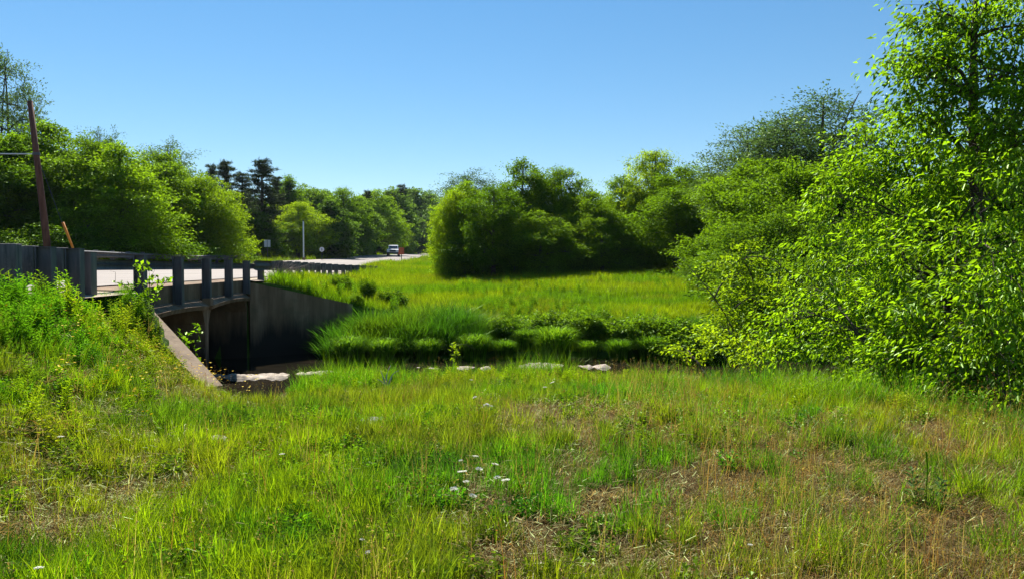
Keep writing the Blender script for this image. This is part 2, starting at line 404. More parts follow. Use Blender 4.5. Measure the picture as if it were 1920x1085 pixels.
# road sheets
def ribbon(name, offs, y0, y1, lift, m):
    Y = np.concatenate([np.arange(y0, min(y1, 60), 1.5), np.arange(max(60, y0), y1 + .1, 4)]); V = []
    for y in Y:
        x0 = rail_x(y); z0 = road_z(y)
        for s in offs: V.append((x0 + s / .99, y, z0 + .045 * (-s - .3) + lift))
    k = len(offs); n_ = len(Y); I = np.arange(n_ * k).reshape(n_, k)
    q = np.stack([I[:-1, :-1], I[:-1, 1:], I[1:, 1:], I[1:, :-1]], -1).reshape(-1, 4)
    return tag(link(bpy.data.objects.new(name, np_mesh(name, V, q[:, ::-1], m))), kind='structure')
ribbon('road_shoulder', (-9.9, -5, .35), -40, 14.3, -.03, M['gravel'])
ribbon('road_shoulder', (-9.9, -5, .35), 25.9, 300, -.03, M['gravel'])
ribbon('road', (-9.0, -6, -3.5, -.9), -40, 300, .005, M['road'])

# ------------------------------------------------------------------ concrete bridge
RZ0 = math.atan2(SD[1], SD[0])
BO = (-5.3 - .18 * SD[0], -.18 * SD[1], 0)
br = tag(empty('concrete_bridge', BO, RZ0), 'two-span weathered concrete road bridge over the dark creek', 'bridge')
def dz(s): return 1.2 + .045 * (-s - .3)
# deck slab with its fascia: top follows the cross slope
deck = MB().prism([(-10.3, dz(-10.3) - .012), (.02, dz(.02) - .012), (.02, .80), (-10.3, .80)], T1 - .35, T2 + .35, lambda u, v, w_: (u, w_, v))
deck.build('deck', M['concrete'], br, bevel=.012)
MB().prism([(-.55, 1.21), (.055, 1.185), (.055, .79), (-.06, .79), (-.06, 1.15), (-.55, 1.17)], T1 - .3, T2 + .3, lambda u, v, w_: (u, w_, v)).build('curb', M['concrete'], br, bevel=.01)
# projecting sloped ledge under the fascia, one per span, its underside arching into the piers
def ledge(ta, tb):
    mb = MB(); N = 24; vs = []
    for i in range(N + 1):
        f = i / N; t = ta + (tb - ta) * f
        arch = .07 * (1 - (2 * f - 1) ** 2)
        b = .50 + arch
        vs += [(-10.2, t, b), (.30, t, b), (.34, t, b + .10), (.06, t, .80), (-10.2, t, .80)]
    fs = [(0, 1, 2, 3, 4), tuple(N * 5 + k for k in (4, 3, 2, 1, 0))]
    for i in range(N):
        for k in range(5):
            k2 = (k + 1) % 5; fs.append((i * 5 + k, i * 5 + k2, (i + 1) * 5 + k2, (i + 1) * 5 + k))
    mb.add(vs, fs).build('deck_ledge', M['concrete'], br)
TP = 20.25
ledge(T1 + .1, TP - .17); ledge(TP + .17, T2 - .1)
def pier(t, h=.17, haunch=.30, zt=.80, cap=True, nm='pier'):
    poly = [(t - h, -2.2), (t + h, -2.2), (t + h, .12), (t + h + haunch, .545), (t + h + haunch, .60), (t - h - haunch, .60), (t - h - haunch, .545), (t - h, .12)]
    mb = MB().prism(poly, -10.1, .22, lambda u, v, w_: (w_, u, v))
    mb.box((.25, t, .7), (.2, .34, .2))
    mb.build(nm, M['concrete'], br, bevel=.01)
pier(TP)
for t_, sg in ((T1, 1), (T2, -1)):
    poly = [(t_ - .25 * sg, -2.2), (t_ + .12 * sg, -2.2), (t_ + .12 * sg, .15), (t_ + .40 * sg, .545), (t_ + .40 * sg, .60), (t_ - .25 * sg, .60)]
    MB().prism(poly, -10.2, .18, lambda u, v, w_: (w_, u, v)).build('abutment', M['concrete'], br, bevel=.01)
def wing(A, B, zA, zB, th, m):
    # in bridge-local coordinates
    Mx = Matrix.Translation(BO) @ Matrix.Rotation(RZ0, 4, 'Z'); Mi = Mx.inverted()
    d = np.array(B) - np.array(A); L = np.linalg.norm(d); d = d / L; n_ = np.array([-d[1], d[0]])
    vs = []; K = 10
    for i in range(K + 1):
        f = i / K; p = A + d * L * f; zt = zA + (zB - zA) * f
        for o_, z_ in ((-th / 2, -2.3), (th / 2, -2.3), (th / 2, zt), (-th / 2, zt)):
            vs.append(Mi @ Vector((p[0] + n_[0] * o_, p[1] + n_[1] * o_, z_)))
    fs = [(0, 1, 2, 3), tuple(K * 4 + k for k in (3, 2, 1, 0))]
    for i in range(K):
        for k in range(4):
            k2 = (k + 1) % 4; fs.append((i * 4 + k, i * 4 + k2, (i + 1) * 4 + k2, (i + 1) * 4 + k))
    return MB().add(vs, fs).build('wing_wall', m, br)
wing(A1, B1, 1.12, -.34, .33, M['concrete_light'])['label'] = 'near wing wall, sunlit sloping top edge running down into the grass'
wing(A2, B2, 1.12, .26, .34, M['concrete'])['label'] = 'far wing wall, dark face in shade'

# ------------------------------------------------------------------ guardrails
def wbeam_profile(h=.31, d=.08):
    return [(0, -h / 2), (d, -h / 2 + .04), (d, -h / 2 + .09), (0, -.03), (0, .03), (d, h / 2 - .09), (d, h / 2 - .04), (0, h / 2)]
def sweep(path, prof, m, name, parent, th=.006):
    """path: list of (x,y,z,nx,ny) ; prof (outward, up)"""
    vs = []; k = len(prof)
    for (x, y, z, nx_, ny_) in path:
        for o_, u in prof: vs.append((x + nx_ * o_, y + ny_ * o_, z + u))
        for o_, u in prof[::-1]: vs.append((x + nx_ * (o_ - th), y + ny_ * (o_ - th), z + u))
    K = 2 * k; fs = [tuple(range(K)), tuple((len(path) - 1) * K + i for i in range(K))[::-1]]
    for i in range(len(path) - 1):
        for j in range(K):
            j2 = (j + 1) % K; fs.append((i * K + j, i * K + j2, (i + 1) * K + j2, (i + 1) * K + j))
    return MB().add(vs, fs).build(name, m, parent)
RIGHT = (math.cos(RZ0), math.sin(RZ0))
gr = tag(empty('guardrail', (-5.3, 0, 0), 0), 'near guardrail of thick grey posts and beam along the bridge and road edge', 'guardrail')
def Lc(x, y, z): return (x + 5.3, y, z)
rotS = Matrix.Rotation(RZ0, 3, 'Z')
def hpost(x, y, z0, z1, wd=.21, dp=.24, m=None, block=False, tilt=0):
    """heavy post: H section, web along the view across the road"""
    mb = MB(); c = (z0 + z1) / 2; h = z1 - z0
    rt = Matrix.Rotation(tilt, 3, 'Y') @ rotS
    if block:   # sawn timber post
        mb.box(Lc(x, y, c), (dp, wd, h), rt)
    else:
        for o_ in (-1, 1):
            p = rt @ Vector((o_ * dp / 2, 0, 0)); mb.box(Lc(x + p.x, y + p.y, c), (.018, wd, h), rt)
        mb.box(Lc(x, y, c), (dp - .02, .02, h * .999), rt)
        mb.box(Lc(x, y, z1 + .004), (dp + .03, wd + .012, .008), rt)
    o = mb.build('post', m or M['steel'], gr, bevel=(.012 if block else 0)); return o
beam_path = []
PT = lambda s, t: st(s, t)
for n_ in range(0, 7):           # bridge posts, bolted to the outside of the deck edge
    t = 2.54 * (n_ + 5); x, y, _ = st(.03, t)
    zb = .74 if 1 <= n_ <= 5 else .7
    top = [1.85, 1.845, 1.84, 1.835, 1.83, 1.825, 1.82][n_]
    hpost(x, y, zb, top, .23 if n_ == 0 else .18, .19)
for k in range(1, 9):            # approach: close-set posts with timber blocks
    t = 2.54 * (5 - .375 * k); x, y, _ = st(.22, t)
    z0 = float(terrain(x, y)) - .3; top = 1.89 + .004 * k + random.uniform(-.015, .015)
    hpost(x, y, z0, top, .16, .20, M['steel'] if k % 3 else M['timber'], block=(k % 3 == 0))
    x, y, _ = st(-.02, t)
    o = MB().box(Lc(x, y, 1.655), (.24, .20, .50), rotS).build('block', M['timber'], gr, bevel=.012)
def railx(Y):    # near rail leaves the road edge gently at its far end
    return rail_x(Y) + .35 + 1.4 * sstep(42, 60, Y)
ends = []
Y = 25.15 + 3.4
pk = 0
while Y < 60.5:
    x = float(railx(Y)) + .1; z0 = float(terrain(x, Y)) - .3; top = float(np.interp(Y, [25, 40, 50, 60], [1.88, 1.84, 1.78, 1.68]))
    hpost(x, Y, z0, top, .18, .22, M['timber'], block=True)
    MB().box(Lc(x - .2, Y, top - .2), (.17, .16, .36), rotS).build('block', M['timber'], gr, bevel=.01)
    Y += 1.95
# continuous beam on the road side of the posts
path = []
for t in np.arange(2.0, 30.1, .9):
    x, y, _ = st(-.15 if t > 12.6 else -.2, t); path.append((x + 5.3, y, 1.655 if t > 12.6 else 1.62, -RIGHT[0], -RIGHT[1]))
prof_bridge = [(0, -.10), (.06, -.085), (.07, -.05), (.07, -.02), (.03, 0), (.07, .03), (.07, .065), (.05, .085), (0, .09)]
sweep([p for p in path if p[1] < 12.6], [(0, -.27), (.08, -.24), (.08, -.19), (0, -.12), (.08, -.05), (.08, .05), (0, .10), (.08, .15), (.08, .2), (0, .23)], M['steel'], 'beam', gr)
sweep([p for p in path if p[1] > 12.0], prof_bridge, M['steel'], 'beam', gr, th=.05)
path = []
for Y in np.arange(26.0, 60.6, 1.5):
    path.append((float(railx(Y)) - .2 + 5.3, Y, float(np.interp(Y, [25, 40, 50, 60], [1.68, 1.66, 1.6, 1.5])), -RIGHT[0], -RIGHT[1]))
sweep(path, wbeam_profile(.34), M['timber'], 'beam', gr)

fr = tag(empty('guardrail', (-16, 0, 0), 0), 'far guardrail of weathered posts and rail across the road, before the trees', 'guardrail')
fpath = []
for Y in np.arange(12, 63, 1.95):
    x = float(rail_x(Y)) - 10.25; z = float(road_z(Y)) + .45
    MB().box((x + 16 - .1, Y, z + .25), (.18, .16, 1.15), rotS).build('post', M['timber'], fr, bevel=.01)
    MB().box((x + 16 + .09, Y, z + .58), (.14, .15, .34), rotS).build('block', M['timber'], fr, bevel=.01)
for Y in np.arange(11, 64, 1.5):
    x = float(rail_x(Y)) - 10.25; fpath.append((x + 16 + .17, Y, float(road_z(Y)) + .45 + .60, RIGHT[0], RIGHT[1]))
sweep(fpath, wbeam_profile(), M['timber'], 'beam', fr)

# ------------------------------------------------------------------ roadside furniture
def gz(x, y): return float(terrain(x, y))
def up(px, top, Y):  # world z of a photo height at distance Y
    return EYE - (top - 502) / F * Y
# utility pole, leaning
X0 = (95 - 960) / F * 36; Xt = (62 - 960) / F * 36
po = tag(empty('utility_pole', (X0, 36, gz(X0, 36))), 'tall leaning reddish-brown wooden pole behind the guardrail', 'utility pole')
zt = up(62, 192, 36) - gz(X0, 36)
MB().tube([(0, 0, -.4), (.25 * (Xt - X0), 0, zt * .25), (.6 * (Xt - X0), 0, zt * .6), (Xt - X0, 0, zt)], [.165, .155, .135, .115], 14).build('pole', M['pole_wood'], po, smooth=True)
fq = (502 + (up(62, 290, 36) - EYE) / 36 * -F - 192)
f_at = (up(70, 290, 36) - gz(X0, 36)) / zt
wp = (f_at * (Xt - X0), 0, f_at * zt)
wire = [(wp[0] - 24 * k / 12, wp[1] - 3 * k / 12, wp[2] + .9 * k / 12 * (k / 12) - .25 * math.sin(math.pi * k / 12) + .35 * k / 12) for k in range(13)]
MB().tube(wire, .028, 6).build('wire', M['white'], po)
MB().tube([(wp[0], 0, wp[2] - .06), (wp[0], 0, wp[2] + .06)], .165, 12).build('clamp', M['steel'], po)
b = ((152 - 960) / F * 37, 37.0); bz = gz(*b)
gw = tag(empty('guy_wire', (b[0], b[1], bz)), 'leaning guy wire with a bright orange sleeve beside the wooden pole', 'guy wire')
e = Vector((X0 + wp[0] - b[0], 36 - b[1], gz(X0, 36) + wp[2] - bz))
MB().tube([(0, 0, -.2), e * .98], .012, 6).build('cable', M['steel'], gw)
fs_ = (up(0, 418, 37) - bz) / e.z
MB().tube([e * .02, e * fs_], .055, 10).build('sleeve', M['orange'], gw, smooth=True)

def sign_post(name, label, px, Y, basey, topy, rad=.03, m='steel', cat='sign'):
    x = (px - 960) / F * Y; g = gz(x, Y)
    o = tag(empty(name, (x, Y, g)), label, cat)
    h = up(px, topy, Y) - g
    MB().tube([(0, 0, -.2), (0, 0, h)], rad, 8).build('post', M[m], o)
    return o, h
# pair of white panels
o, h = sign_post('road_sign', 'two small white rectangular panels side by side on one post', 502, 84, 487, 450)
k_ = 84 / F
for sx in (-1, 1):
    MB().box((sx * 3.1 * k_, -.05, h - 7 * k_), (5.4 * k_, .02, 13 * k_)).build('panel', M['white'], o, bevel=.008)
o, h = sign_post('round_sign', 'small round pale sign with a dark mark, right of the grey pole', 604, 86, 487, 465)
mb = MB(); k_ = 86 / F
mb.tube([(0, -.03, h - 3 * k_), (0, -.055, h - 3 * k_)], 4.4 * k_, 24).build('panel', M['white'], o)
MB().box((0, -.062, h - 3 * k_), (1.1 * k_, .01, 4.2 * k_)).box((.7 * k_, -.062, h - 4.4 * k_), (1.6 * k_, .008, 1.0 * k_)).build('mark', M['dark'], o)
o, h = sign_post('light_pole', 'slim pale grey pole standing before the dark wood, between the two signs', 569.5, 85, 487, 415, .075, 'white', 'pole')
MB().tube([(0, 0, h - .05), (0, 0, h + .1)], .09, 10).build('cap', M['steel'], o)
MB().tube([(0, 0, 0), (0, 0, .35)], .17, 10).build('base', M['concrete'], o)
# red-brown sign by the far road edge
x = (753 - 960) / F * 96
o = tag(empty('road_sign', (x, 96, gz(x, 96))), 'square faded red-orange sign on a post beside the distant car', 'sign')
h = up(753, 464, 96) - gz(x, 96); k_ = 96 / F
MB().tube([(0, 0, -.2), (0, 0, h - .1)], .05, 8).build('post', M['dark'], o)
MB().box((-.3 * k_, -.06, h - 7 * k_), (10.5 * k_, .03, 13 * k_)).build('panel', M['signred'], o, bevel=.01)
# little leaning marker by the far road edge
x = (730 - 960) / F * 92; o = tag(empty('marker_post', (x, 92, gz(x, 92))), 'tiny dark leaning marker stake at the road edge below the distant car', 'marker')
MB().tube([(-.15, 0, -.1), (.22, 0, .5)], .05, 6).build('stake', M['dark'], o); MB().box((.2, -.03, .42), (.14, .02, .18)).build('reflector', M['steel'], o)
# white hoop marker behind far rail
x = (283 - 960) / F * 50; g = gz(x, 50); o = tag(empty('marker_post', (x, 50, g)), 'small white hoop-shaped marker leaning behind the far guardrail', 'marker')
h = up(283, 466, 50) - g
MB().tube([(-.02, 0, -.1), (-.16, 0, h - .05), (-.12, 0, h), (-.02, 0, h), (.03, 0, h - .05), (.2, 0, -.1)], .022, 8).build('hoop', M['white'], o)
MB().box((-.03, -.03, h - .12), (.12, .02, .12)).build('reflector', M['white'], o)
# dark end marker of far rail
x = (433 - 960) / F * 63; g = gz(x, 63); o = tag(empty('end_marker', (x, 63, g)), 'black block-shaped marker at the end of the far guardrail', 'marker')
h = up(433, 474, 63) - g
MB().tube([(0, 0, -.2), (0, 0, h - .1)], .05, 8).build('post', M['dark'], o); MB().box((0, -.05, h - .28), (.58, .05, .5)).build('panel', M['dark'], o, bevel=.02)

# distant white pickup coming towards the bridge
def vehicle(loc, rz):
    o = tag(empty('pickup_truck', loc, rz), 'small white pickup truck far up the road, facing the bridge', 'pickup truck')
    # local: front towards -Y, x across. profile in (y,z)
    prof = [(-2.5, .45), (-2.55, .85), (-2.45, 1.0), (-1.2, 1.12), (.1, 1.15), (.1, 1.12), (2.6, 1.12), (2.65, .55), (2.3, .42)]
    MB().prism(prof, -.92, .92, lambda u, v, w_: (w_, u, v)).build('body', M['carwhite'], o, bevel=.05)
    cab = [(-1.15, 1.13), (-.45, 1.72), (-.2, 1.78), (.85, 1.78), (1.05, 1.7), (1.15, 1.13)]
    MB().prism(cab, -.78, .78, lambda u, v, w_: (w_ * (1 - .12 * (v - 1.13)), u, v)).build('cab', M['carwhite'], o, bevel=.05)
    MB().prism([(-1.13, 1.17), (-.52, 1.66), (-.50, 1.66), (-1.11, 1.17)], -.66, .66, lambda u, v, w_: (w_, u - .035, v + .02)).build('windscreen', M['glass'], o)
    for sx in (-1, 1):
        MB().prism([(-.85, 1.2), (-.35, 1.64), (.8, 1.64), (.95, 1.2)], -.012, .012, lambda u, v, w_: (sx * (.79 - .04) + w_, u, v)).build('window', M['glass'], o)
        MB().box((sx * .68, -2.55, .85), (.36, .04, .16)).build('headlight', M['white'], o, bevel=.01)
        for yy in (-1.65, 1.6):
            wl = MB().tube([(sx * .70, yy, .38), (sx * .95, yy, .38)], .38, 18).build('wheel', M['rubber'], o)
            MB().tube([(sx * .93, yy, .38), (sx * .96, yy, .38)], .2, 12).build('rim', M['white'], wl)
    MB().box((0, -2.56, .8), (.95, .05, .26)).build('grille', M['dark'], o)
    MB().box((0, -2.58, .48), (1.8, .16, .2)).build('bumper', M['dark'], o, bevel=.02)
    return o
vx = (738 - 960) / F * 122
vehicle((vx, 122, float(road_z(122)) + .045 * (-(vx - float(rail_x(122))) * .99 - .3) + .01), R(6))

# ------------------------------------------------------------------ foliage tools
def unit(v): return v / np.maximum(np.linalg.norm(v, axis=-1, keepdims=True), 1e-9)
def leaves_mesh(name, P, D, N, L, W, m, fold=.25):
    """pointed folded leaves: base P, direction D, normal N"""
    D = unit(D); S = unit(np.cross(D, N)); U = np.cross(S, D)
    L = L[:, None]; W = W[:, None]
    base = P; tip = P + D * L - U * L * .12; mid = P + D * L * .45
    l = mid + S * W * .5 + U * W * fold; r_ = mid - S * W * .5 + U * W * fold
    V = np.stack([base, l, tip, r_], 1).reshape(-1, 3); n_ = len(P); i = np.arange(n_) * 4
    Fc = np.concatenate([np.stack([i, i + 3, i + 2], 1), np.stack([i, i + 2, i + 1], 1)])
    return np_mesh(name, V, Fc, m)
def rand_dir(n_, r_):
    v = r_.normal(size=(n_, 3)); return unit(v)
def curve_pts(a, b, r_, wob=.12, k=5, sag=0.0):
    a = np.array(a, float); b = np.array(b, float); L = np.linalg.norm(b - a)
    m1 = r_.normal(size=3) * wob * L; out = []
    for i in range(k):
        f = i / (k - 1); out.append(tuple(a + (b - a) * f + m1 * math.sin(math.pi * f) * .6 + np.array([0, 0, 1]) * (L * .16 * math.sin(math.pi * f) - sag * f * f)))
    return out
def make_crown(lobes, r_, dens=34, cl_r=.42, leaves=46, L=.13, W=.08, droop=.35, shell=.55, up_=.35, gap=.0, elong=1.0):
    """lobes: list of (centre(3), radii(3)). returns leaf arrays and cluster centres with lobe index"""
    PP, DD, NN, CC, LI = [], [], [], [], []
    for li, (c, rad) in enumerate(lobes):
        c = np.array(c, float); rad = np.array(rad if hasattr(rad, '__len__') else (rad,) * 3, float)
        area = 4 * math.pi * (np.prod(rad) ** (2 / 3))
        k = max(6, int(dens * area / (math.pi * 1.0)))
        d = rand_dir(k, r_)
        rr = shell + (1 - shell) * r_.random((k, 1)) ** .6
        # uneven outline
        bump = 1 + .28 * np.sin(d[:, :1] * 5 + li) * np.sin(d[:, 1:2] * 6 + 2 * li) + .17 * r_.normal(size=(k, 1))
        bump = bump * np.where(r_.random((k, 1)) < .13, 1.0 + .38 * r_.random((k, 1)), 1.0)
        cc = c + d * rad * rr * bump
        if gap > 0:
            g = np.sin(cc[:, 0] * 2.3 + li) * np.sin(cc[:, 1] * 2.1 + 1) * np.sin(cc[:, 2] * 2.6 + 2)
            keep = g > -1 + gap + .0 * g
            keep = g > np.quantile(g, gap); cc = cc[keep]; d = d[keep]
        n_ = int(leaves); m_ = len(cc)
        off = r_.normal(size=(m_, n_, 3)); off = off / np.linalg.norm(off, axis=2, keepdims=True) * (r_.random((m_, n_, 1)) ** .45)
        cs = cl_r * (.6 + .8 * r_.random((m_, 1, 1)))
        # cluster is a flattened spray leaning outwards
        ax = unit(d * np.array([1, 1, .35]) + rand_dir(m_, r_) * .35)[:, None, :]
        along = (off * ax).sum(-1, keepdims=True)
        off = off + ax * along * (elong - 1 + .35); off[..., 2] *= .62
        off[..., 2] -= droop * (along[..., 0] ** 2) * .6
        p = (cc[:, None, :] + off * cs).reshape(-1, 3)
        dd = unit(ax * .9 + off * .5 + r_.normal(size=off.shape) * .45 + np.array([0, 0, -droop])).reshape(-1, 3)
        nn = unit(np.array([0, 0, 1.0]) * up_ * 2 + r_.normal(size=(len(p), 3)) * .55 + unit(np.repeat(d, n_, 0)) * .4)
        PP.append(p); DD.append(dd); NN.append(nn); CC.append(cc); LI.append(np.full(m_, li))
    P = np.concatenate(PP); D = np.concatenate(DD); N = np.concatenate(NN); n_ = len(P)
    Ls = L * (.6 + .8 * r_.random(n_)); Ws = W * (.6 + .8 * r_.random(n_))
    return P, D, N, Ls, Ws, np.concatenate(CC), np.concatenate(LI)
def make_trunk(root, lobes, C_, LI_, r_, rt=.16, top=None, forks=1, twigs=5, base_r=None):
    mb = MB(); lob = [np.array(c, float) for c, _ in lobes]; cen = np.mean(lob, 0)
    hi = max(l[2] for l in lob)
    topp = np.array(top if top is not None else (cen[0] * .8 + root[0] * .2, cen[1] * .8 + root[1] * .2, hi))
    root = np.array(root, float); stems = []
    for f_ in range(forks):
        tp = topp + (r_.normal(size=3) * np.array([.9, .9, .2]) if f_ else 0)
        pts = curve_pts(root - np.array([0, 0, .3]), tp, r_, .05, 8); pts = [(p[0], p[1], p[2] - abs(tp[2] - root[2]) * .1 * math.sin(math.pi * i / 7)) for i, p in enumerate(pts)]
        rads = [rt * (1.25 if i == 0 else 1) * (1 - .85 * i / 7) * (1 if f_ == 0 else .7) for i in range(8)]
        mb.tube(pts, rads, 8); stems.append((pts, rads))
    for li, l in enumerate(lob):
        pts, rads = stems[li % len(stems)]
        j = int(np.clip(np.searchsorted([p[2] for p in pts], l[2] - .6 * (1 + .3 * r_.random())), 1, 6))
        a = pts[j]; lim = curve_pts(a, l, r_, .10, 6); r0 = max(rads[j] * .62, .02)
        mb.tube(lim, [r0 * (1 - .72 * i / 5) for i in range(6)], 6)
        cl = C_[LI_ == li]
        if len(cl):
            for c in cl[r_.permutation(len(cl))[:twigs]]:
                b0 = lim[int(r_.integers(2, 6))]
                mb.tube(curve_pts(b0, c, r_, .12, 4), [r0 * .3, r0 * .22, r0 * .14, r0 * .06], 4, cap=False)
    return mb
def tree_proto(kind, lobes, root, seed, lm, bark='bark', rt=.16, forks=1, twigs=5, top=None, **kw):
    r_ = np.random.default_rng(seed)
    P, D, N, Ls, Ws, C_, LI_ = make_crown(lobes, r_, **kw)
    keep = P[:, 2] > root[2] + .05
    me = leaves_mesh('crown', P[keep], D[keep], N[keep], Ls[keep], Ws[keep], M[lm])
    mb = make_trunk(root, lobes, C_, LI_, r_, rt, top, forks, twigs)
    tm = bpy.data.meshes.new('trunk'); tm.from_pydata(mb.v, [], mb.f); tm.materials.append(M[bark])
    for p in tm.polygons: p.use_smooth = True
    return me, tm
def place(name, meshes, loc, rz, scl, label, cat, group=None, parts=('crown', 'trunk')):
    o = empty(name, loc, rz); o.scale = scl; tag(o, label, cat, group)
    for me_, nm in zip(meshes, parts):
        c = bpy.data.objects.new(nm, me_); link(c, o)
    return o

# generic broadleaf prototypes, unit height 10 m
def lobes_round(r_, n_=16, w_=3.4, lo=1.6, hi=10, taper=.45):
    out = []
    for i in range(n_):
        f = i / (n_ - 1); z = lo + (hi - lo) * f * .86 + .2 + .35 * r_.normal() * (1 - f)
        env = w_ * (math.sin(math.pi * min(1, .24 + .70 * f)) ** .7) * (1 - taper * f * f * .4)
        a = i * 2.4 + .8 * r_.random(); rr = env * (.45 + .4 * r_.random()) * (0.2 if i == n_ - 1 else 1)
        rad = env * (.34 + .16 * r_.random()) + .3
        out.append(((rr * math.cos(a), rr * math.sin(a), z), (rad, rad, rad * .8)))
    return out
PR = {}
for k in range(3):
    r_ = np.random.default_rng(100 + k)
    PR['round%d' % k] = tree_proto('t', lobes_round(r_, 17, 3.7 - .2 * k, 1.2), (0, 0, 0), 200 + k, 'leaf_mid', rt=.2, dens=11, cl_r=.5, leaves=44, L=.16, W=.10, gap=.25, shell=.4, twigs=8, elong=1.3, droop=.1)
    r_ = np.random.default_rng(110 + k)
    PR['dark%d' % k] = tree_proto('t', lobes_round(r_, 16, 3.5 + .3 * k, .8), (0, 0, 0), 210 + k, 'leaf_dark', rt=.2, dens=11, cl_r=.5, leaves=44, L=.16, W=.10, gap=.2, shell=.4, twigs=8, elong=1.2, droop=.1)
for k in range(2):
    r_ = np.random.default_rng(120 + k)
    PR['lime%d' % k] = tree_proto('t', lobes_round(r_, 17, 4.0, .6, 10), (0, 0, 0), 220 + k, 'leaf_lime', rt=.16, dens=12, cl_r=.5, leaves=42, L=.15, W=.09, gap=.18, shell=.4, forks=3, twigs=8)
    r_ = np.random.default_rng(130 + k)
    PR['airy%d' % k] = tree_proto('t', lobes_round(r_, 18, 3.2, 3.0, 10.2, .2), (0, 0, 0), 230 + k, 'leaf_airy', rt=.17, dens=9, cl_r=.42, leaves=26, L=.14, W=.07, gap=.35, shell=.3, forks=2, twigs=12, elong=1.7, droop=-.2)
    r_ = np.random.default_rng(140 + k)
    PR['far%d' % k] = tree_proto('t', lobes_round(r_, 15, 3.3, .6), (0, 0, 0), 240 + k, 'leaf_far', rt=.2, dens=10, cl_r=.65, leaves=34, L=.28, W=.18, gap=.1, shell=.45, twigs=5)
def bush_lobes(r_, n_=7, w_=1.0, h=1.0):
    return [((w_ * .55 * math.cos(i * 2.4) * r_.random() ** .4, w_ * .55 * math.sin(i * 2.4), h * (.28 + .5 * r_.random())), (w_ * .5, w_ * .5, h * .36)) for i in range(n_)]
for k in range(2):
    r_ = np.random.default_rng(150 + k)
    PR['bush%d' % k] = tree_proto('t', bush_lobes(r_, 8, 2.0, 2.6), (0, 0, 0), 250 + k, 'leaf_dark' if k else 'leaf_mid', rt=.05, forks=4, dens=16, cl_r=.35, leaves=44, L=.10, W=.065, shell=.4, twigs=5, gap=.1)
for k in range(3):
    r_ = np.random.default_rng(160 + k)
    PR['herb%d' % k] = tree_proto('t', bush_lobes(r_, 9, 2.0, 2.6), (0, 0, 0), 260 + k, ('leaf_dark', 'leaf_mid', 'leaf_mid')[k], rt=.03, forks=4, dens=12, cl_r=.42, leaves=40, L=.22, W=.12, shell=.5, twigs=3, gap=.2, droop=.3)
# pine: whorled ragged limbs with needle tufts
def pine_proto(seed, h=14.0):
    r_ = np.random.default_rng(seed); mb = MB(); mb.tube([(0, 0, -.3), (0, 0, h * .5), (.1, 0, h * .98)], [.26, .18, .04], 8)
    P, D, N = [], [], []
    z = 1.2
    while z < h * .99:
        f = z / h; reach = (2.9 * (1 - f) ** .7 + .45) * (1 if f < .86 else 1.0)
        for k in range(int(r_.integers(4, 7))):
            a = r_.random() * 6.28; L_ = reach * (.45 + .65 * r_.random())
            e_ = np.array([math.cos(a) * L_, math.sin(a) * L_, z + L_ * (.05 + .35 * f) + .1 * r_.normal()])
            pts = curve_pts((0, 0, z), e_, r_, .04, 4); mb.tube(pts, [.05, .035, .02, .01], 4, cap=False)
            nt_ = int(8 + 12 * L_)
            for q_ in range(nt_):
                u_ = .25 + .8 * r_.random(); c = np.array([0, 0, z]) * (1 - u_) + e_ * u_ + r_.normal(size=3) * np.array([.22, .22, .08])
                n2 = 9; dd = unit(r_.normal(size=(n2, 3)) * .8 + np.array([math.cos(a), math.sin(a), .5]) * .7)
                P.append(np.repeat(c[None], n2, 0) + r_.normal(size=(n2, 3)) * .07); D.append(dd); N.append(rand_dir(n2, r_))
        z += .42 + .25 * r_.random()
    P = np.concatenate(P); D = np.concatenate(D); N = np.concatenate(N); n_ = len(P)
    me_ = leaves_mesh('crown', P, D, N, .30 * (.6 + .7 * r_.random(n_)), .05 * (.7 + .6 * r_.random(n_)), M['needle'])
    tm = bpy.data.meshes.new('trunk'); tm.from_pydata(mb.v, [], mb.f); tm.materials.append(M['bark']); return me_, tm
PR['pine0'] = pine_proto(31); PR['pine1'] = pine_proto(37)

WM = 1.22
def put(kind, name, px, topy, Y, label, cat='tree', wid=1.0, group=None, H=None, rz=None):
    x = (px - 960) / F * Y; g = gz(x, Y)
    h = up(px, topy, Y) - g
    H = H or {'pine': 14.0, 'bush': 2.75}.get(kind[:4].replace('herb', 'bush'), 9.7)
    s = h / H
    return place(name, PR[kind], (x, Y, g - .05), random.uniform(0, 6.28) if rz is None else rz, (s * wid * WM, s * wid * WM, s), label, cat, group)

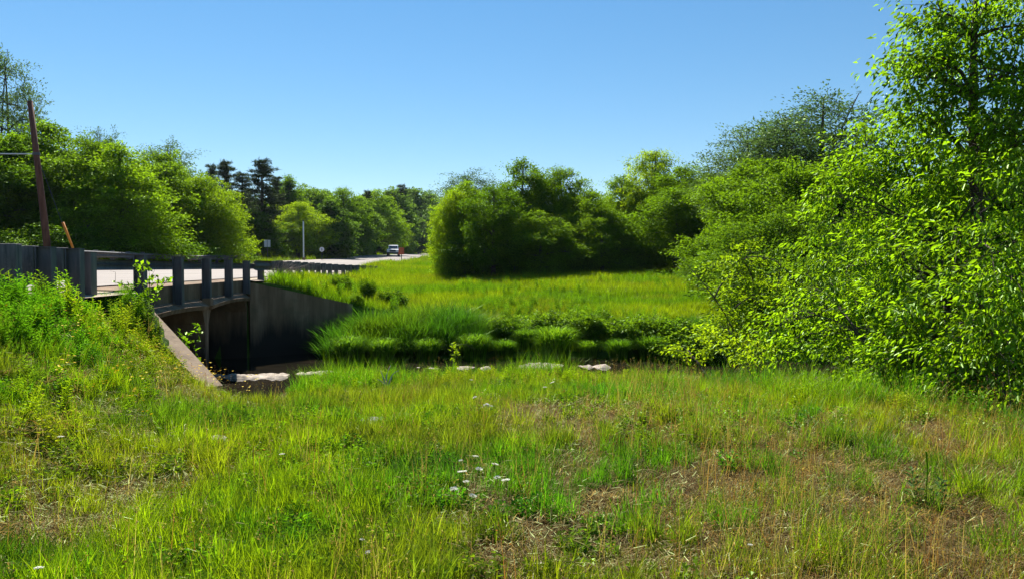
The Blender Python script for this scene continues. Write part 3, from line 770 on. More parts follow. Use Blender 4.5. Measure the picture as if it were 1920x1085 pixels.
LEFT = 'trees behind the far guardrail'; FAR = 'trees at the end of the road'; MIDG = 'trees along the far edge of the meadow'
T = [
 ('airy0', 'ash_tree', 14, 100, 58, 'tall sparse tree with see-through crown at the left edge above the pole', .5, LEFT),
 ('dark0', 'broadleaf_tree', -70, 215, 44, 'dark broadleaf tree cut off by the left edge of the picture', 1.1, LEFT),
 ('round0', 'broadleaf_tree', 20, 245, 47, 'green tree left of the leaning pole, below the tall sparse tree', 1.05, LEFT),
 ('round1', 'broadleaf_tree', 100, 222, 50, 'green tree with the highest top just right of the leaning pole', 1.0, LEFT),
 ('dark1', 'broadleaf_tree', 165, 250, 47, 'dark green tree behind the orange sleeve', .9, LEFT),
 ('airy1', 'ash_tree', 190, 244, 56, 'feathery-topped tree rising behind the dark tree near the orange sleeve', .6, LEFT),
 ('round2', 'broadleaf_tree', 228, 262, 46, 'leafy tree overhanging the far guardrail, drooping sunlit lower branches', 1.0, LEFT),
 ('round0', 'broadleaf_tree', 300, 272, 58, 'taller green tree just left of the yellow-green tree', .85, LEFT),
 ('airy1', 'ash_tree', 318, 268, 66, 'thin-crowned tree showing above the taller green tree', .8, LEFT),
 ('lime0', 'maple_tree', 385, 325, 60, 'bright yellow-green rounded tree, lit through, left of the pines', .95, LEFT),
 ('round1', 'broadleaf_tree', 345, 315, 72, 'green tree behind the bright yellow-green tree, on its left', .9, LEFT),
 ('dark2', 'broadleaf_tree', 285, 330, 64, 'lower dark tree filling the gap behind the hoop marker', 1.1, LEFT),
 ('dark1', 'broadleaf_tree', 40, 300, 60, 'shaded back-row tree between the tall sparse tree and the pole', 1.2, LEFT),
 ('dark0', 'broadleaf_tree', 130, 290, 58, 'shaded back-row tree behind the orange sleeve', 1.2, LEFT),
 ('dark2', 'broadleaf_tree', 215, 300, 62, 'shaded back-row tree behind the overhanging branches', 1.2, LEFT),
 ('pine0', 'pine_tree', 397, 308, 104, 'narrow dark pine farthest left of the pine group', .8, 'dark pines left of the road'),
 ('pine1', 'pine_tree', 425, 303, 98, 'dark pine with pointed top, second from left in the pine group', .95, 'dark pines left of the road'),
 ('pine0', 'pine_tree', 455, 323, 100, 'dark pine with flat spreading limbs in the middle of the pine group', 1.1, 'dark pines left of the road'),
 ('pine1', 'pine_tree', 493, 300, 94, 'tallest dark pine with a broad ragged top, behind the paired white panels', 1.15, 'dark pines left of the road'),
 ('pine0', 'pine_tree', 522, 330, 108, 'dark pine farthest right of the pine group, partly hidden', .9, 'dark pines left of the road'),
 ('pine1', 'pine_tree', 543, 338, 112, 'dark pine just right of the pine group, behind the slim grey pole', .8, FAR),
 ('pine0', 'pine_tree', 612, 362, 120, 'dark spire between the round sign and the dome-topped tree', .9, FAR),
 ('pine1', 'pine_tree', 690, 358, 134, 'dark narrow conifer left of the open forked tree', .8, FAR),
 ('pine0', 'pine_tree', 752, 346, 185, 'dark narrow conifer rising above the small bright green tree', .8, FAR),
 ('dark1', 'broadleaf_tree', 470, 390, 92, 'low dark tree filling the base of the pine group', 1.4, FAR),
 ('round2', 'broadleaf_tree', 545, 326, 112, 'green tree with tall open top right of the pines', .8, FAR),
 ('lime1', 'broadleaf_tree', 560, 372, 100, 'yellowish-green tree behind the slim grey pole', 1.0, FAR),
 ('far0', 'broadleaf_tree', 592, 352, 116, 'green tree above the round sign', 1.0, FAR),
 ('far1', 'broadleaf_tree', 620, 372, 104, 'green tree between round sign and road bend, lower than its neighbours', 1.0, FAR),
 ('round0', 'broadleaf_tree', 642, 346, 118, 'dome-topped green tree, highest between the grey pole and the distant truck', .9, FAR),
 ('far0', 'broadleaf_tree', 672, 366, 124, 'green tree directly right of the dome-topped tree', .9, FAR),
 ('round1', 'broadleaf_tree', 703, 352, 136, 'open tree with visible dark trunk fork behind the distant truck, on its left', 1.0, FAR),
 ('lime1', 'broadleaf_tree', 742, 402, 170, 'small bright green tree directly above the distant truck', .9, FAR),
 ('far1', 'broadleaf_tree', 735, 354, 182, 'green tree mostly hidden behind the small bright green tree', 1.0, FAR),
 ('far0', 'broadleaf_tree', 772, 350, 235, 'bluish far tree above the red-orange sign', 1.1, FAR),
 ('far1', 'broadleaf_tree', 806, 362, 240, 'bluish far tree touching the left end of the meadow trees', 1.1, FAR),
 # trees along the far edge of the meadow
 ('lime0', 'willow_tree', 856, 352, 50, 'bright-lit tree at the left end of the meadow row, next to the road', .6, MIDG),
 ('round1', 'broadleaf_tree', 872, 334, 52, 'green tree second from the left end of the meadow row', .85, MIDG),
 ('airy0', 'ash_tree', 880, 322, 70, 'sparse flat-topped tree showing behind the left end of the meadow row', 1.1, MIDG),
 ('dark0', 'broadleaf_tree', 925, 345, 48, 'dark shaded tree right of the left end of the meadow row', 1.0, MIDG),
 ('round2', 'broadleaf_tree', 980, 292, 53, 'tall green tree with twin-domed crown, left half, above the middle of the meadow', .8, MIDG),
 ('round0', 'broadleaf_tree', 1048, 304, 54, 'tall green tree with spreading crown just right of the highest middle tree', .8, MIDG),
 ('dark1', 'broadleaf_tree', 1010, 390, 48, 'low dark tree under the two tall middle trees', 1.3, MIDG),
 ('round1', 'broadleaf_tree', 1105, 352, 52, 'lower green tree in the dip between the two tall clusters', .95, MIDG),
 ('dark2', 'broadleaf_tree', 1130, 385, 50, 'dark low tree with bare stems right of the dip in the meadow row', 1.1, MIDG),
 ('round2', 'broadleaf_tree', 1165, 325, 62, 'green tree on the left shoulder of the tallest meadow tree', .85, MIDG),
 ('lime1', 'broadleaf_tree', 1222, 270, 62, 'tallest tree of the meadow row, bright rounded top', .72, MIDG),
 ('round0', 'broadleaf_tree', 1282, 300, 58, 'green tree between the tallest meadow tree and the grey-green trees', .85, MIDG),
 ('round1', 'broadleaf_tree', 1262, 348, 50, 'round bushy green tree standing forward of the meadow row', 1.15, MIDG),
 ('dark0', 'broadleaf_tree', 1330, 318, 52, 'dark tree right of the round bushy tree', 1.0, MIDG),
 ('airy1', 'poplar_tree', 1395, 240, 50, 'grey-green airy tree with feathery top, left of the higher airy tree', 1.0, MIDG),
 ('airy0', 'poplar_tree', 1475, 212, 48, 'grey-green airy tree in the middle of three airy tops', 1.1, MIDG),
 ('airy1', 'poplar_tree', 1535, 176, 45, 'highest grey-green airy tree with upswept twigs beside the near foliage', 1.1, MIDG),
 ('round2', 'broadleaf_tree', 1400, 292, 40, 'mid-green tree below the airy tops, with pale rounded crown', .95, MIDG),
 ('round0', 'broadleaf_tree', 1480, 285, 36, 'green tree behind the left edge of the near foliage', 1.0, MIDG),
 ('dark1', 'broadleaf_tree', 1380, 400, 38, 'dark shaded tree above the light creekside bush', 1.2, MIDG),
 ('dark2', 'broadleaf_tree', 1470, 380, 31, 'dark shaded tree behind the near foliage, over the creek', 1.2, MIDG),
 ('dark0', 'broadleaf_tree', 1600, 300, 34, 'dark tree hidden behind the middle of the near foliage', 1.2, MIDG),
 ('dark1', 'broadleaf_tree', 1760, 330, 30, 'dark tree seen through gaps of the near foliage on the right', 1.4, MIDG),
 ('dark2', 'broadleaf_tree', 1900, 250, 28, 'dark tree behind the near foliage at the right edge', 1.4, MIDG),
]
for kd, nm, px, ty, Y, lb, wd, grp in T:
    put(kd, nm, px, ty, Y, lb, 'tree', wd, grp)
# understorey bushes
B_ = [
 (20, 410, 38, 0), (80, 400, 42, 1), (150, 410, 40, 1), (215, 400, 42, 0), (270, 415, 46, 1), (330, 420, 52, 1), (420, 430, 66, 0),
]
for i, (px, ty, Y, k) in enumerate(B_):
    where = ['below the left-edge trees', 'right behind the leaning pole', 'under the dark tree by the orange sleeve', 'left of the hoop marker', 'right of the hoop marker', 'left of the yellow-green tree trunk', 'at the foot of the yellow-green tree on its right'][i]
    put('bush%d' % k, 'bush', px, ty + 22, Y + 3, ('dark bush ' if k else 'green bush ') + where, 'bush', 1.5, 'bushes behind the far guardrail')
B2_ = [(872, 450, 51, 0, 'sunlit bush at the left foot of the meadow trees'), (905, 440, 53, 1, 'dark bush at the foot of the meadow trees, second from left'), (960, 430, 52, 1, 'dark bush under the left tall middle tree'),
 (1020, 440, 52, 1, 'dark bush under the right tall middle tree'), (1085, 440, 52, 1, 'dark bush in the dip of the meadow row'), (1150, 435, 52, 1, 'dark bush left of the round bushy tree'), (1215, 450, 50, 1, 'dark bush beneath the tallest meadow tree'),
 (1325, 430, 48, 1, 'dark bush right of the round bushy tree'), (1380, 440, 40, 1, 'dark bush above the light creekside bush'), (1440, 430, 34, 1, 'dark bush right above the creekside bush'), (1530, 450, 28, 1, 'dark bush behind the lowest near foliage')]
for px, ty, Y, k, lb in B2_: put('bush%d' % k, 'bush', px, ty + (25 if k else 10), Y - (1.5 if px < 1100 else 0), lb, 'bush', .8 if px < 880 else 1.35, 'bushes at the foot of the meadow trees')

# far wood reading as one mass behind the road's end and the left trees
def wood(name, spots, lm, seed, label):
    r_ = np.random.default_rng(seed); lob = []
    for x, y, h, w_ in spots:
        g = gz(x, y)
        for k in range(4): lob.append(((x + r_.normal() * w_ * .3, y + r_.normal() * 1.5, g + h * (.15 + .75 * k / 3.4)), (w_ * (.75 - .09 * k), w_ * .7, h * .24)))
    P, D, N, Ls, Ws, C_, LI_ = make_crown(lob, r_, dens=3.0, cl_r=1.1, leaves=44, L=.42, W=.28, shell=.5)
    tag(link(bpy.data.objects.new(name, leaves_mesh(name, P, D, N, Ls, Ws, M[lm]))), label, 'woodland', None, 'stuff')
sp = []
r_ = np.random.default_rng(5)
for px in range(380, 860, 14):
    Y = np.interp(px, [380, 560, 700, 780, 860], [112, 128, 175, 240, 310]); x = (px - 960) / F * Y; sp.append((x, Y, (up(px, 385 + 14 * r_.normal(), Y) - gz(x, Y)), 3.2 * max(1, Y / 160)))
wood('distant_wood', sp, 'leaf_far', 9, 'distant mass of bluish green woodland closing the end of the road')
sp = []
for px in range(-120, 420, 22):
    Y = np.interp(px, [-120, 420], [62, 84]); x = (px - 960) / F * Y; sp.append((x, Y, (up(px, 350 + 12 * r_.normal(), Y) - gz(x, Y)), 2.6))
for px in range(880, 2100, 24):
    Y = np.interp(px, [800, 1300, 2100], [72, 66, 44]); x = (px - 960) / F * Y; sp.append((x, Y, (up(px, 400 + 12 * r_.normal(), Y) - gz(x, Y)), 2.4))
wood('woodland_interior', sp, 'leaf_dark', 11, 'dark shaded woodland interior showing between the trees')

# ------------------------------------------------------------------ near trees on the right
def near_tree(name, lobes_px, rootpx, label, seed, lm='leaf_near', cat='tree', rt=.09, forks=2, **kw):
    """lobes given as photo position + distance, turned into real places"""
    lob = []
    Y0 = rootpx[1]; x0 = (rootpx[0] - 960) / F * Y0; g0 = gz(x0, Y0)
    for px, py, Y, rad in lobes_px:
        p = pix(px, py, Y); lob.append(((p[0] - x0, p[1] - Y0, p[2] - g0), (rad, rad, rad * .8)))
    r_ = np.random.default_rng(seed)
    meshes = tree_proto('n', lob, (0, 0, 0), seed, lm, rt=rt, forks=forks, **kw)
    return place(name, meshes, (x0, Y0, g0), 0, (1, 1, 1), label, cat)
NK = dict(dens=22, cl_r=.24, leaves=36, L=.092, W=.040, droop=.7, shell=.3, up_=.25, gap=.40, elong=1.5, twigs=16)
near_tree('box_elder_tree', [(1900, -40, 11, 1.2), (1820, 50, 11, .95), (1740, 20, 11.2, .45), (1735, 115, 11, .55), (1790, 170, 10.8, .7), (1700, 150, 11.2, .3), (1890, 140, 10.5, .95), (1960, 250, 10, 1.0), (1860, 235, 11, .7), (1960, 60, 10.4, 1.0), (1695, 205, 11.3, .38), (1752, 235, 11.3, .55), (1835, 270, 11, .65), (1655, 120, 11.4, .25), (1770, 90, 11, .6)],
          (1900, 11.2), 'tall near tree filling the top right corner, drooping bright leaves', 301, rt=.16, forks=1, **NK)
near_tree('maple_tree', [(1568, 330, 13, .42), (1620, 275, 13, .5), (1660, 330, 12.4, .75), (1730, 300, 12, .7), (1620, 400, 12.6, .8), (1730, 400, 11.8, .95), (1820, 360, 11, .85), (1900, 380, 9.6, .95), (1560, 420, 13, .5), (1690, 490, 11.5, .9), (1800, 500, 10.4, .95), (1900, 520, 9.2, .9), (1590, 500, 12.6, .7), (1650, 248, 12.4, .42), (1720, 255, 12, .5), (1545, 370, 13, .35)],
          (1800, 11.6), 'broad near tree reaching left below the corner tree, glowing yellow-green leaves', 302, rt=.10, forks=1, top=(-.2, .3, 3.2), **NK)
NB = dict(NK); NB.update(dens=23)
near_tree('leafy_shrub', [(1455, 620, 13.4, .45), (1500, 590, 13, .55), (1560, 570, 12.6, .65), (1600, 630, 11.8, .7), (1680, 590, 11.2, .75), (1500, 650, 12.6, .5), (1690, 670, 10.6, .65), (1760, 620, 10.2, .8), (1800, 690, 9.6, .65), (1870, 640, 9.2, .8), (1930, 700, 8.9, .75), (1990, 600, 9, .9), (1780, 722, 9.6, .35), (1900, 765, 8.6, .35), (1650, 705, 10.6, .3)],
          (1740, 11.0), 'low bright shrub spreading over the grass edge beneath the near trees', 303, cat='shrub', rt=.05, forks=4, **NB)
NS = dict(dens=20, cl_r=.26, leaves=34, L=.085, W=.05, droop=.2, shell=.4, up_=.4, gap=.15, twigs=10)
near_tree('creekside_bush', [(1390, 490, 18, .55), (1430, 520, 18, .65), (1375, 550, 17.6, .55), (1430, 590, 17, .7), (1370, 610, 17, .5), (1480, 540, 18, .7), (1350, 500, 18.4, .3)],
          (1425, 18), 'rounded light-green bush by the creek, left of the near foliage', 304, 'leaf_lime', 'bush', rt=.05, forks=4, **NS)
near_tree('scrub', [(1330, 640, 16.5, .4), (1380, 655, 15.6, .42), (1290, 655, 17, .3), (1430, 660, 14.8, .42), (1350, 610, 17, .35)],
          (1370, 16), 'low pale scrub between the creekside bush and the grass crest', 305, 'leaf_lime', 'bush', rt=.02, forks=3, **NS)
near_tree('dark_shrub', [(1560, 480, 17, 1.1), (1650, 560, 15, 1.0), (1750, 520, 14, 1.1), (1850, 560, 13, 1.2), (1500, 560, 16.5, .8), (1950, 560, 12, 1.2), (1700, 660, 13, .8), (1850, 690, 11.6, .8), (1600, 650, 14.2, .6), (1700, 715, 11.4, .5), (1800, 740, 10.2, .5), (1900, 760, 9.4, .55), (1560, 690, 13.4, .4)],
          (1720, 15), 'dark shaded shrub filling the inside of the near foliage', 306, 'leaf_dark', 'shrub', rt=.06, forks=4, dens=10, cl_r=.34, leaves=34, L=.10, W=.055, shell=.3, twigs=10)

# ------------------------------------------------------------------ ground cover (stuff): tufts scattered on the terrain
def blades(n_, r_, h=(.15, .35), spread=.05, wd=.006, bend=.35, seg=3, lean=.25):
    V, Fc = [], []
    for i in range(n_):
        a = r_.random() * 6.28; d = np.array([math.cos(a), math.sin(a), 0]); s_ = np.array([-d[1], d[0], 0])
        a2 = r_.random() * 6.28; b = np.array([math.cos(a2), math.sin(a2), 0]) * spread * math.sqrt(r_.random())
        H = h[0] + (h[1] - h[0]) * r_.random(); be = bend * (.3 + r_.random()); le = lean * r_.random(); k0 = len(V)
        for k in range(seg + 1):
            f = k / seg; p = b + d * (le * f + be * f * f) * H + np.array([0, 0, H * (f - .25 * be * f * f)])
            ww = wd * (1 - f ** 1.5) * .5
            if k < seg: V += [p - s_ * ww, p + s_ * ww]
            else: V += [p, p]
        for k in range(seg): Fc.append((k0 + 2 * k, k0 + 2 * k + 1, k0 + 2 * k + 3, k0 + 2 * k + 2))
    return V, Fc
def src(name, V, Fc, m):
    me = bpy.data.meshes.new(name); me.from_pydata([tuple(map(float, v)) for v in V], [], Fc); me.materials.append(m)
    o = bpy.data.objects.new(name, me); c = bpy.data.collections.get(name[:-2]) or bpy.data.collections.new(name[:-2]); c.objects.link(o); return o
r_ = np.random.default_rng(77)
for k in range(5): src('short_grass_%d' % k, *blades(26, r_, (.05, .15), .09, .0055, .5, 2, .5), M['blade'])
for k in range(5): src('grass_tuft_%d' % k, *blades(24, r_, (.12, .30), .06, .006, .35, 3, .3), M['blade'])
for k in range(4): src('tall_tuft_%d' % k, *blades(26, r_, (.35, .75), .12, .010, .45, 4, .25), M['blade'])
for k in range(4): src('meadow_tuft_%d' % k, *blades(34, r_, (.18, .5), .28, .02, .35, 2, .3), M['blade'])
for k in range(4): src('reed_tuft_%d' % k, *blades(38, r_, (.5, 1.15), .25, .030, .7, 4, .35), M['blade'])
def stalks(r_):
    V, Fc = blades(5, r_, (.28, .5), .08, .0035, .2, 3, .25)
    for q_ in range(5):
        tip = np.array(V[q_ * 8 + 6]); 
        for j in range(9):
            p = tip + r_.normal(size=3) * np.array([.005, .005, .022]); d = r_.normal(size=3) * .0035; e_ = r_.normal(size=3) * .0035; k0 = len(V)
            V += [p, p + d, p + d + e_, p + e_]; Fc.append((k0, k0 + 1, k0 + 2, k0 + 3))
    return V, Fc
for k in range(4): src('seed_stalk_%d' % k, *stalks(r_), M['blade'])
def litter(n_, r_):
    V, Fc = [], []
    for i in range(n_):
        a = r_.random() * 6.28; p = np.array([r_.normal() * .10, r_.normal() * .10, .004 + .02 * r_.random()]); L = .03 + .09 * r_.random()
        d = np.array([math.cos(a), math.sin(a), .25 * r_.normal()]); s_ = np.array([-math.sin(a), math.cos(a), 0]) * .0016; k0 = len(V)
        m_ = p + d * L * .5 + np.array([0, 0, .012]); e_ = p + d * L
        V += [p - s_, p + s_, m_ + s_, m_ - s_, e_ + s_ * .5, e_ - s_ * .5]; Fc += [(k0, k0 + 1, k0 + 2, k0 + 3), (k0 + 3, k0 + 2, k0 + 4, k0 + 5)]
    return V, Fc
for k in range(4): src('dry_litter_%d' % k, *litter(80, r_), M['blade'])
def herb(r_, H, nl, L, W, stems=3, whorl=False):
    V, Fc = [], []
    for s_i in range(stems):
        a = r_.random() * 6.28; le = .25 * r_.random(); d0 = np.array([math.cos(a), math.sin(a), 0]); b = d0 * .07 * r_.random(); h = H * (.6 + .4 * r_.random())
        P = lambda f: b + d0 * le * h * f * f + np.array([0, 0, h * f])
        for k in range(4):
            p, q_ = P(k / 4), P((k + 1) / 4); k0 = len(V); w_ = .003
            V += [p + np.array([w_, 0, 0]), p - np.array([w_, 0, 0]), q_ - np.array([w_, 0, 0]), q_ + np.array([w_, 0, 0])]; Fc.append((k0, k0 + 1, k0 + 2, k0 + 3))
        for i in range(nl):
            f = .15 + .85 * i / nl; p = P(f); a = i * 2.4 + r_.random(); d = np.array([math.cos(a), math.sin(a), .35 + .5 * f]); d /= np.linalg.norm(d)
            s_ = np.array([-math.sin(a), math.cos(a), 0]); l_ = L * (1.15 - .6 * f) * (.7 + .5 * r_.random()); w_ = W * (1.1 - .5 * f); k0 = len(V)
            m_ = p + d * l_ * .45; e_ = p + d * l_ - np.array([0, 0, l_ * .25])
            V += [p, m_ + s_ * w_ * .5 + np.array([0, 0, w_ * .2]), e_, m_ - s_ * w_ * .5 + np.array([0, 0, w_ * .2])]; Fc += [(k0, k0 + 1, k0 + 2), (k0, k0 + 2, k0 + 3)]
    return V, Fc
for k in range(4): src('leafy_weed_%d' % k, *herb(r_, .55, 22, .11, .028, 4), M['blade'])
for k in range(3): src('clover_%d' % k, *herb(r_, .14, 7, .05, .035, 7), M['blade'])
def florets(r_):
    V, Fc = [], []
    for i in range(5):
        b = r_.normal(size=3) * np.array([.06, .06, 0]); h = .25 + .2 * r_.random(); c = b + np.array([0, 0, h])
        for k in range(8):
            a = k * .785; d = np.array([math.cos(a), math.sin(a), .2]); s_ = np.array([-math.sin(a), math.cos(a), 0]) * .004; k0 = len(V)
            V += [c, c + d * .009 + s_, c + d * .014, c + d * .009 - s_]; Fc.append((k0, k0 + 1, k0 + 2, k0 + 3))
    return V, Fc
for k in range(3): src('floret_%d' % k, *florets(r_), M['yellow'])

def gn_scatter(name, collname, label, cat, P, scl, tint, tilt=.12, seed=1):
    r_ = np.random.default_rng(seed); n_ = len(P)
    me = bpy.data.meshes.new(name); me.vertices.add(n_); me.vertices.foreach_set('co', np.asarray(P, np.float32).ravel())
    c = bpy.data.collections[collname]
    a = me.attributes.new('rot', 'FLOAT_VECTOR', 'POINT'); a.data.foreach_set('vector', np.stack([r_.normal(size=n_) * tilt, r_.normal(size=n_) * tilt, r_.random(n_) * 6.28], 1).astype(np.float32).ravel())
    a = me.attributes.new('scl', 'FLOAT', 'POINT'); a.data.foreach_set('value', np.asarray(scl, np.float32))
    a = me.attributes.new('idx', 'INT', 'POINT'); a.data.foreach_set('value', r_.integers(0, len(c.objects), n_).astype(np.int32))
    a = me.attributes.new('tint', 'FLOAT_COLOR', 'POINT'); a.data.foreach_set('color', np.concatenate([np.clip(tint, 0, 1), np.ones((n_, 1))], 1).astype(np.float32).ravel())
    o = link(bpy.data.objects.new(name, me)); tag(o, label, cat, None, 'stuff')
    g = bpy.data.node_groups.new('scatter_' + name, 'GeometryNodeTree')
    g.interface.new_socket('Geometry', in_out='INPUT', socket_type='NodeSocketGeometry'); g.interface.new_socket('Geometry', in_out='OUTPUT', socket_type='NodeSocketGeometry')
    N = g.nodes; gi = N.new('NodeGroupInput'); go = N.new('NodeGroupOutput'); mp = N.new('GeometryNodeMeshToPoints'); ip = N.new('GeometryNodeInstanceOnPoints')
    ci = N.new('GeometryNodeCollectionInfo'); ci.inputs['Collection'].default_value = c; ci.inputs['Separate Children'].default_value = True; ci.inputs['Reset Children'].default_value = True
    def na(nm, ty): x = N.new('GeometryNodeInputNamedAttribute'); x.data_type = ty; x.inputs['Name'].default_value = nm; return x.outputs['Attribute']
    L = g.links; L.new(gi.outputs[0], mp.inputs[0]); L.new(mp.outputs[0], ip.inputs['Points']); L.new(ci.outputs[0], ip.inputs['Instance'])
    ip.inputs['Pick Instance'].default_value = True; L.new(na('idx', 'INT'), ip.inputs['Instance Index'])
    er = N.new('FunctionNodeEulerToRotation'); L.new(na('rot', 'FLOAT_VECTOR'), er.inputs[0]); L.new(er.outputs[0], ip.inputs['Rotation'])
    L.new(na('scl', 'FLOAT'), ip.inputs['Scale']); L.new(ip.outputs[0], go.inputs[0])
    md = o.modifiers.new('scatter', 'NODES'); md.node_group = g
    return o

def region(n_, y0, y1, seed, pw=1.0, margin=1.8, xr=None):
    """random ground points inside the view wedge (plus a margin), denser near the camera when pw > 1"""
    r_ = np.random.default_rng(seed); Y = y0 + (y1 - y0) * r_.random(n_) ** pw
    hw = .70 * Y + margin
    X = (r_.random(n_) * 2 - 1) * hw
    if xr: k = (X > xr[0]) & (X < xr[1]); X = X[k]; Y = Y[k]
    return X, Y
def sdist(X, Y): return (X - rail_x(Y)) * .99
def in_channel(X, Y):
    s = sdist(X, Y); t = (X + 5.3) * TD[0] + Y * TD[1]
    g1 = np.where(s > 0, side(X, Y, A1, B1), t - T1) ; g2 = np.where(s > 0, -side(X, Y, A2, B2), T2 - t)
    return (g1 > -.25) & (g2 > -.22) & (s < 3.3)
def near_walls(X, Y):
    def dseg(A, B):
        d = B - A; L2 = d @ d; t = np.clip(((X - A[0]) * d[0] + (Y - A[1]) * d[1]) / L2, 0, 1)
        return np.hypot(X - A[0] - t * d[0], Y - A[1] - t * d[1])
    return np.minimum(dseg(A1, B1), dseg(A2, B2))
LIME = np.array([.175, .26, .005]); GREENX = 0; GREEN = np.array([.075, .20, .006]); DEEP = np.array([.035, .12, .008]); OLIVE = np.array([.19, .19, .010]); STRAW = np.array([.30, .22, .11]); RUST = np.array([.16, .075, .025]); GOLD = np.array([.32, .24, .008])
def mixn(a, b, f): return a + (b - a) * f[:, None]
def greens(X, Y, seed):
    r_ = np.random.default_rng(seed); n_ = len(X)
    f = np.clip(fbm(X, Y, .45, 3) * 1.6 - .3 + .15 * r_.normal(size=n_), 0, 1)
    c = mixn(LIME, GREEN, sstep(.35, .75, f))
    f2 = sstep(.55, .7, fbm(X + 50, Y, .8, 3)); c = c + (DEEP - c) * (f2 * .6)[:, None]
    f3 = sstep(.5, .68, fbm(X, Y + 70, .5, 3)); c = c + (OLIVE - c) * (f3 * .5)[:, None]
    return c * (.8 + .4 * r_.random((n_, 1)))

# 1. short foreground grass
X, Y = region(26000, 2.0, 15, 1, 1.25)
s = sdist(X, Y); d = dryness(X, Y); rr = np.random.default_rng(2).random(len(X))
k = (~in_channel(X, Y)) & (near_walls(X, Y) > .22) & (s > .1) & (rr > np.clip(d * 1.05, 0, .93)); X, Y, d = X[k], Y[k], d[k]
c = greens(X, Y, 3); c = mixn(c, c * 0 + OLIVE * 1.0, np.clip(d * .7, 0, 1)); rg = sstep(1.5, 4.5, X) * sstep(4.5, 7.5, Y); c = mixn(c, c * 0 + GOLD, rg * .45)
gn_scatter('grass', 'short_grass', 'short green and yellowish grass covering the near ground', 'grass', np.stack([X, Y, terrain(X, Y) - .01], 1), .8 + .6 * np.random.default_rng(4).random(len(X)), c, seed=5)
# 2. taller upright tufts in the foreground
X, Y = region(13500, 2.0, 16, 11, 1.15)
s = sdist(X, Y); d = dryness(X, Y); nz = fbm(X, Y, 1.1, 3); rr = np.random.default_rng(12).random(len(X))
k = (~in_channel(X, Y)) & (near_walls(X, Y) > .25) & (np.hypot(X + 4.6, Y - 11.7) > .8) & (s > .1) & (rr < sstep(.36, .6, nz) * (1 - .92 * d) + .04); X, Y, d = X[k], Y[k], d[k]
c = greens(X, Y, 13) * 1.1; rg = sstep(1.5, 4.5, X) * sstep(4.5, 7.5, Y); c = mixn(c, c * 0 + GOLD, rg * .5)
sc_ = .6 + .7 * np.random.default_rng(14).random(len(X)); sc_ *= (1 - .3 * d)
gn_scatter('tall_grass', 'grass_tuft', 'upright bright green grass tufts across the near slope', 'grass', np.stack([X, Y, terrain(X, Y) - .01], 1), sc_, c, seed=15)
# 2b. distinct clumps of upright grass standing out of the thatch
r_ = np.random.default_rng(16); cxx, cyy = region(1900, 2.1, 12, 17, 1.25); kk = (r_.random(len(cxx)) > .62 * dryness(cxx, cyy)); cxx, cyy = cxx[kk], cyy[kk]; X = np.repeat(cxx, 7); Y = np.repeat(cyy, 7); X = X + r_.normal(size=len(X)) * .07; Y = Y + r_.normal(size=len(Y)) * .07
hs_ = np.repeat(.7 + .6 * r_.random(len(cxx)), 7); tn = np.repeat(greens(cxx, cyy, 18) * (.9 + .5 * r_.random((len(cxx), 1))), 7, 0)
k = (~in_channel(X, Y)) & (near_walls(X, Y) > .3) & (sdist(X, Y) > .5) & (np.hypot(X + 4.6, Y - 11.7) > .9); X, Y, hs_, tn = X[k], Y[k], hs_[k], tn[k]
gn_scatter('grass_clumps', 'grass_tuft', 'scattered denser clumps of bright upright grass on the near ground', 'grass', np.stack([X, Y, terrain(X, Y) - .01], 1), hs_ * (.7 + .4 * r_.random(len(X))), tn, seed=19)
# 2c. thin reddish and straw seed stalks
X, Y = region(4200, 2.2, 13, 26, 1.1)
r_ = np.random.default_rng(27); wgt = (.25 + .9 * sstep(-.5, 2.5, X)) * sstep(.40, .62, fbm(X + 3, Y + 8, .7, 3)) + .12
k = (~in_channel(X, Y)) & (near_walls(X, Y) > .3) & (sdist(X, Y) > .8) & (r_.random(len(X)) < wgt); X, Y = X[k], Y[k]
c = mixn(np.repeat(np.array([[.20, .085, .025]]), len(X), 0), np.repeat(np.array([[.30, .26, .08]]), len(X), 0), r_.random(len(X)))
gn_scatter('seed_stalks', 'seed_stalk', 'thin reddish and straw-coloured seed stalks among the near grass', 'grass', np.stack([X, Y, terrain(X, Y) - .01], 1), .6 + .6 * r_.random(len(X)), c * (.7 + .5 * r_.random((len(X), 1))), .1, seed=28)
# 3. dry thatch
X, Y = region(16000, 1.9, 13, 21, 1.3)
d = dryness(X, Y); rr = np.random.default_rng(22).random(len(X)); k = (sdist(X, Y) > .3) & (rr < d * 1.1 + .08) & (~in_channel(X, Y)); X, Y = X[k], Y[k]
r_ = np.random.default_rng(23); c = mixn(np.repeat(STRAW[None], len(X), 0), np.repeat(RUST[None], len(X), 0), r_.random(len(X)) ** 1.5) * (.7 + .7 * r_.random((len(X), 1)))
gn_scatter('dry_thatch', 'dry_litter', 'dry tan straw lying between the grass tufts', 'dry grass', np.stack([X, Y, terrain(X, Y)], 1), .8 + .6 * r_.random(len(X)), c, .2, seed=24)
# 4. clover and low broad leaves
X, Y = region(7000, 2.0, 13, 31, 1.2)
nz = fbm(X + 9, Y + 4, .8, 3); rr = np.random.default_rng(32).random(len(X)); k = (sdist(X, Y) > .2) & (nz > .52) & (~in_channel(X, Y)) & (near_walls(X, Y) > .22) & (rr > .6 * dryness(X, Y)); X, Y = X[k], Y[k]
gn_scatter('clover', 'clover', 'patches of low broad-leaved clover and herbs in the near grass', 'ground cover', np.stack([X, Y, terrain(X, Y) - .01], 1), .8 + .7 * np.random.default_rng(33).random(len(X)), greens(X, Y, 34) * np.array([.75, .95, 1]), seed=35)
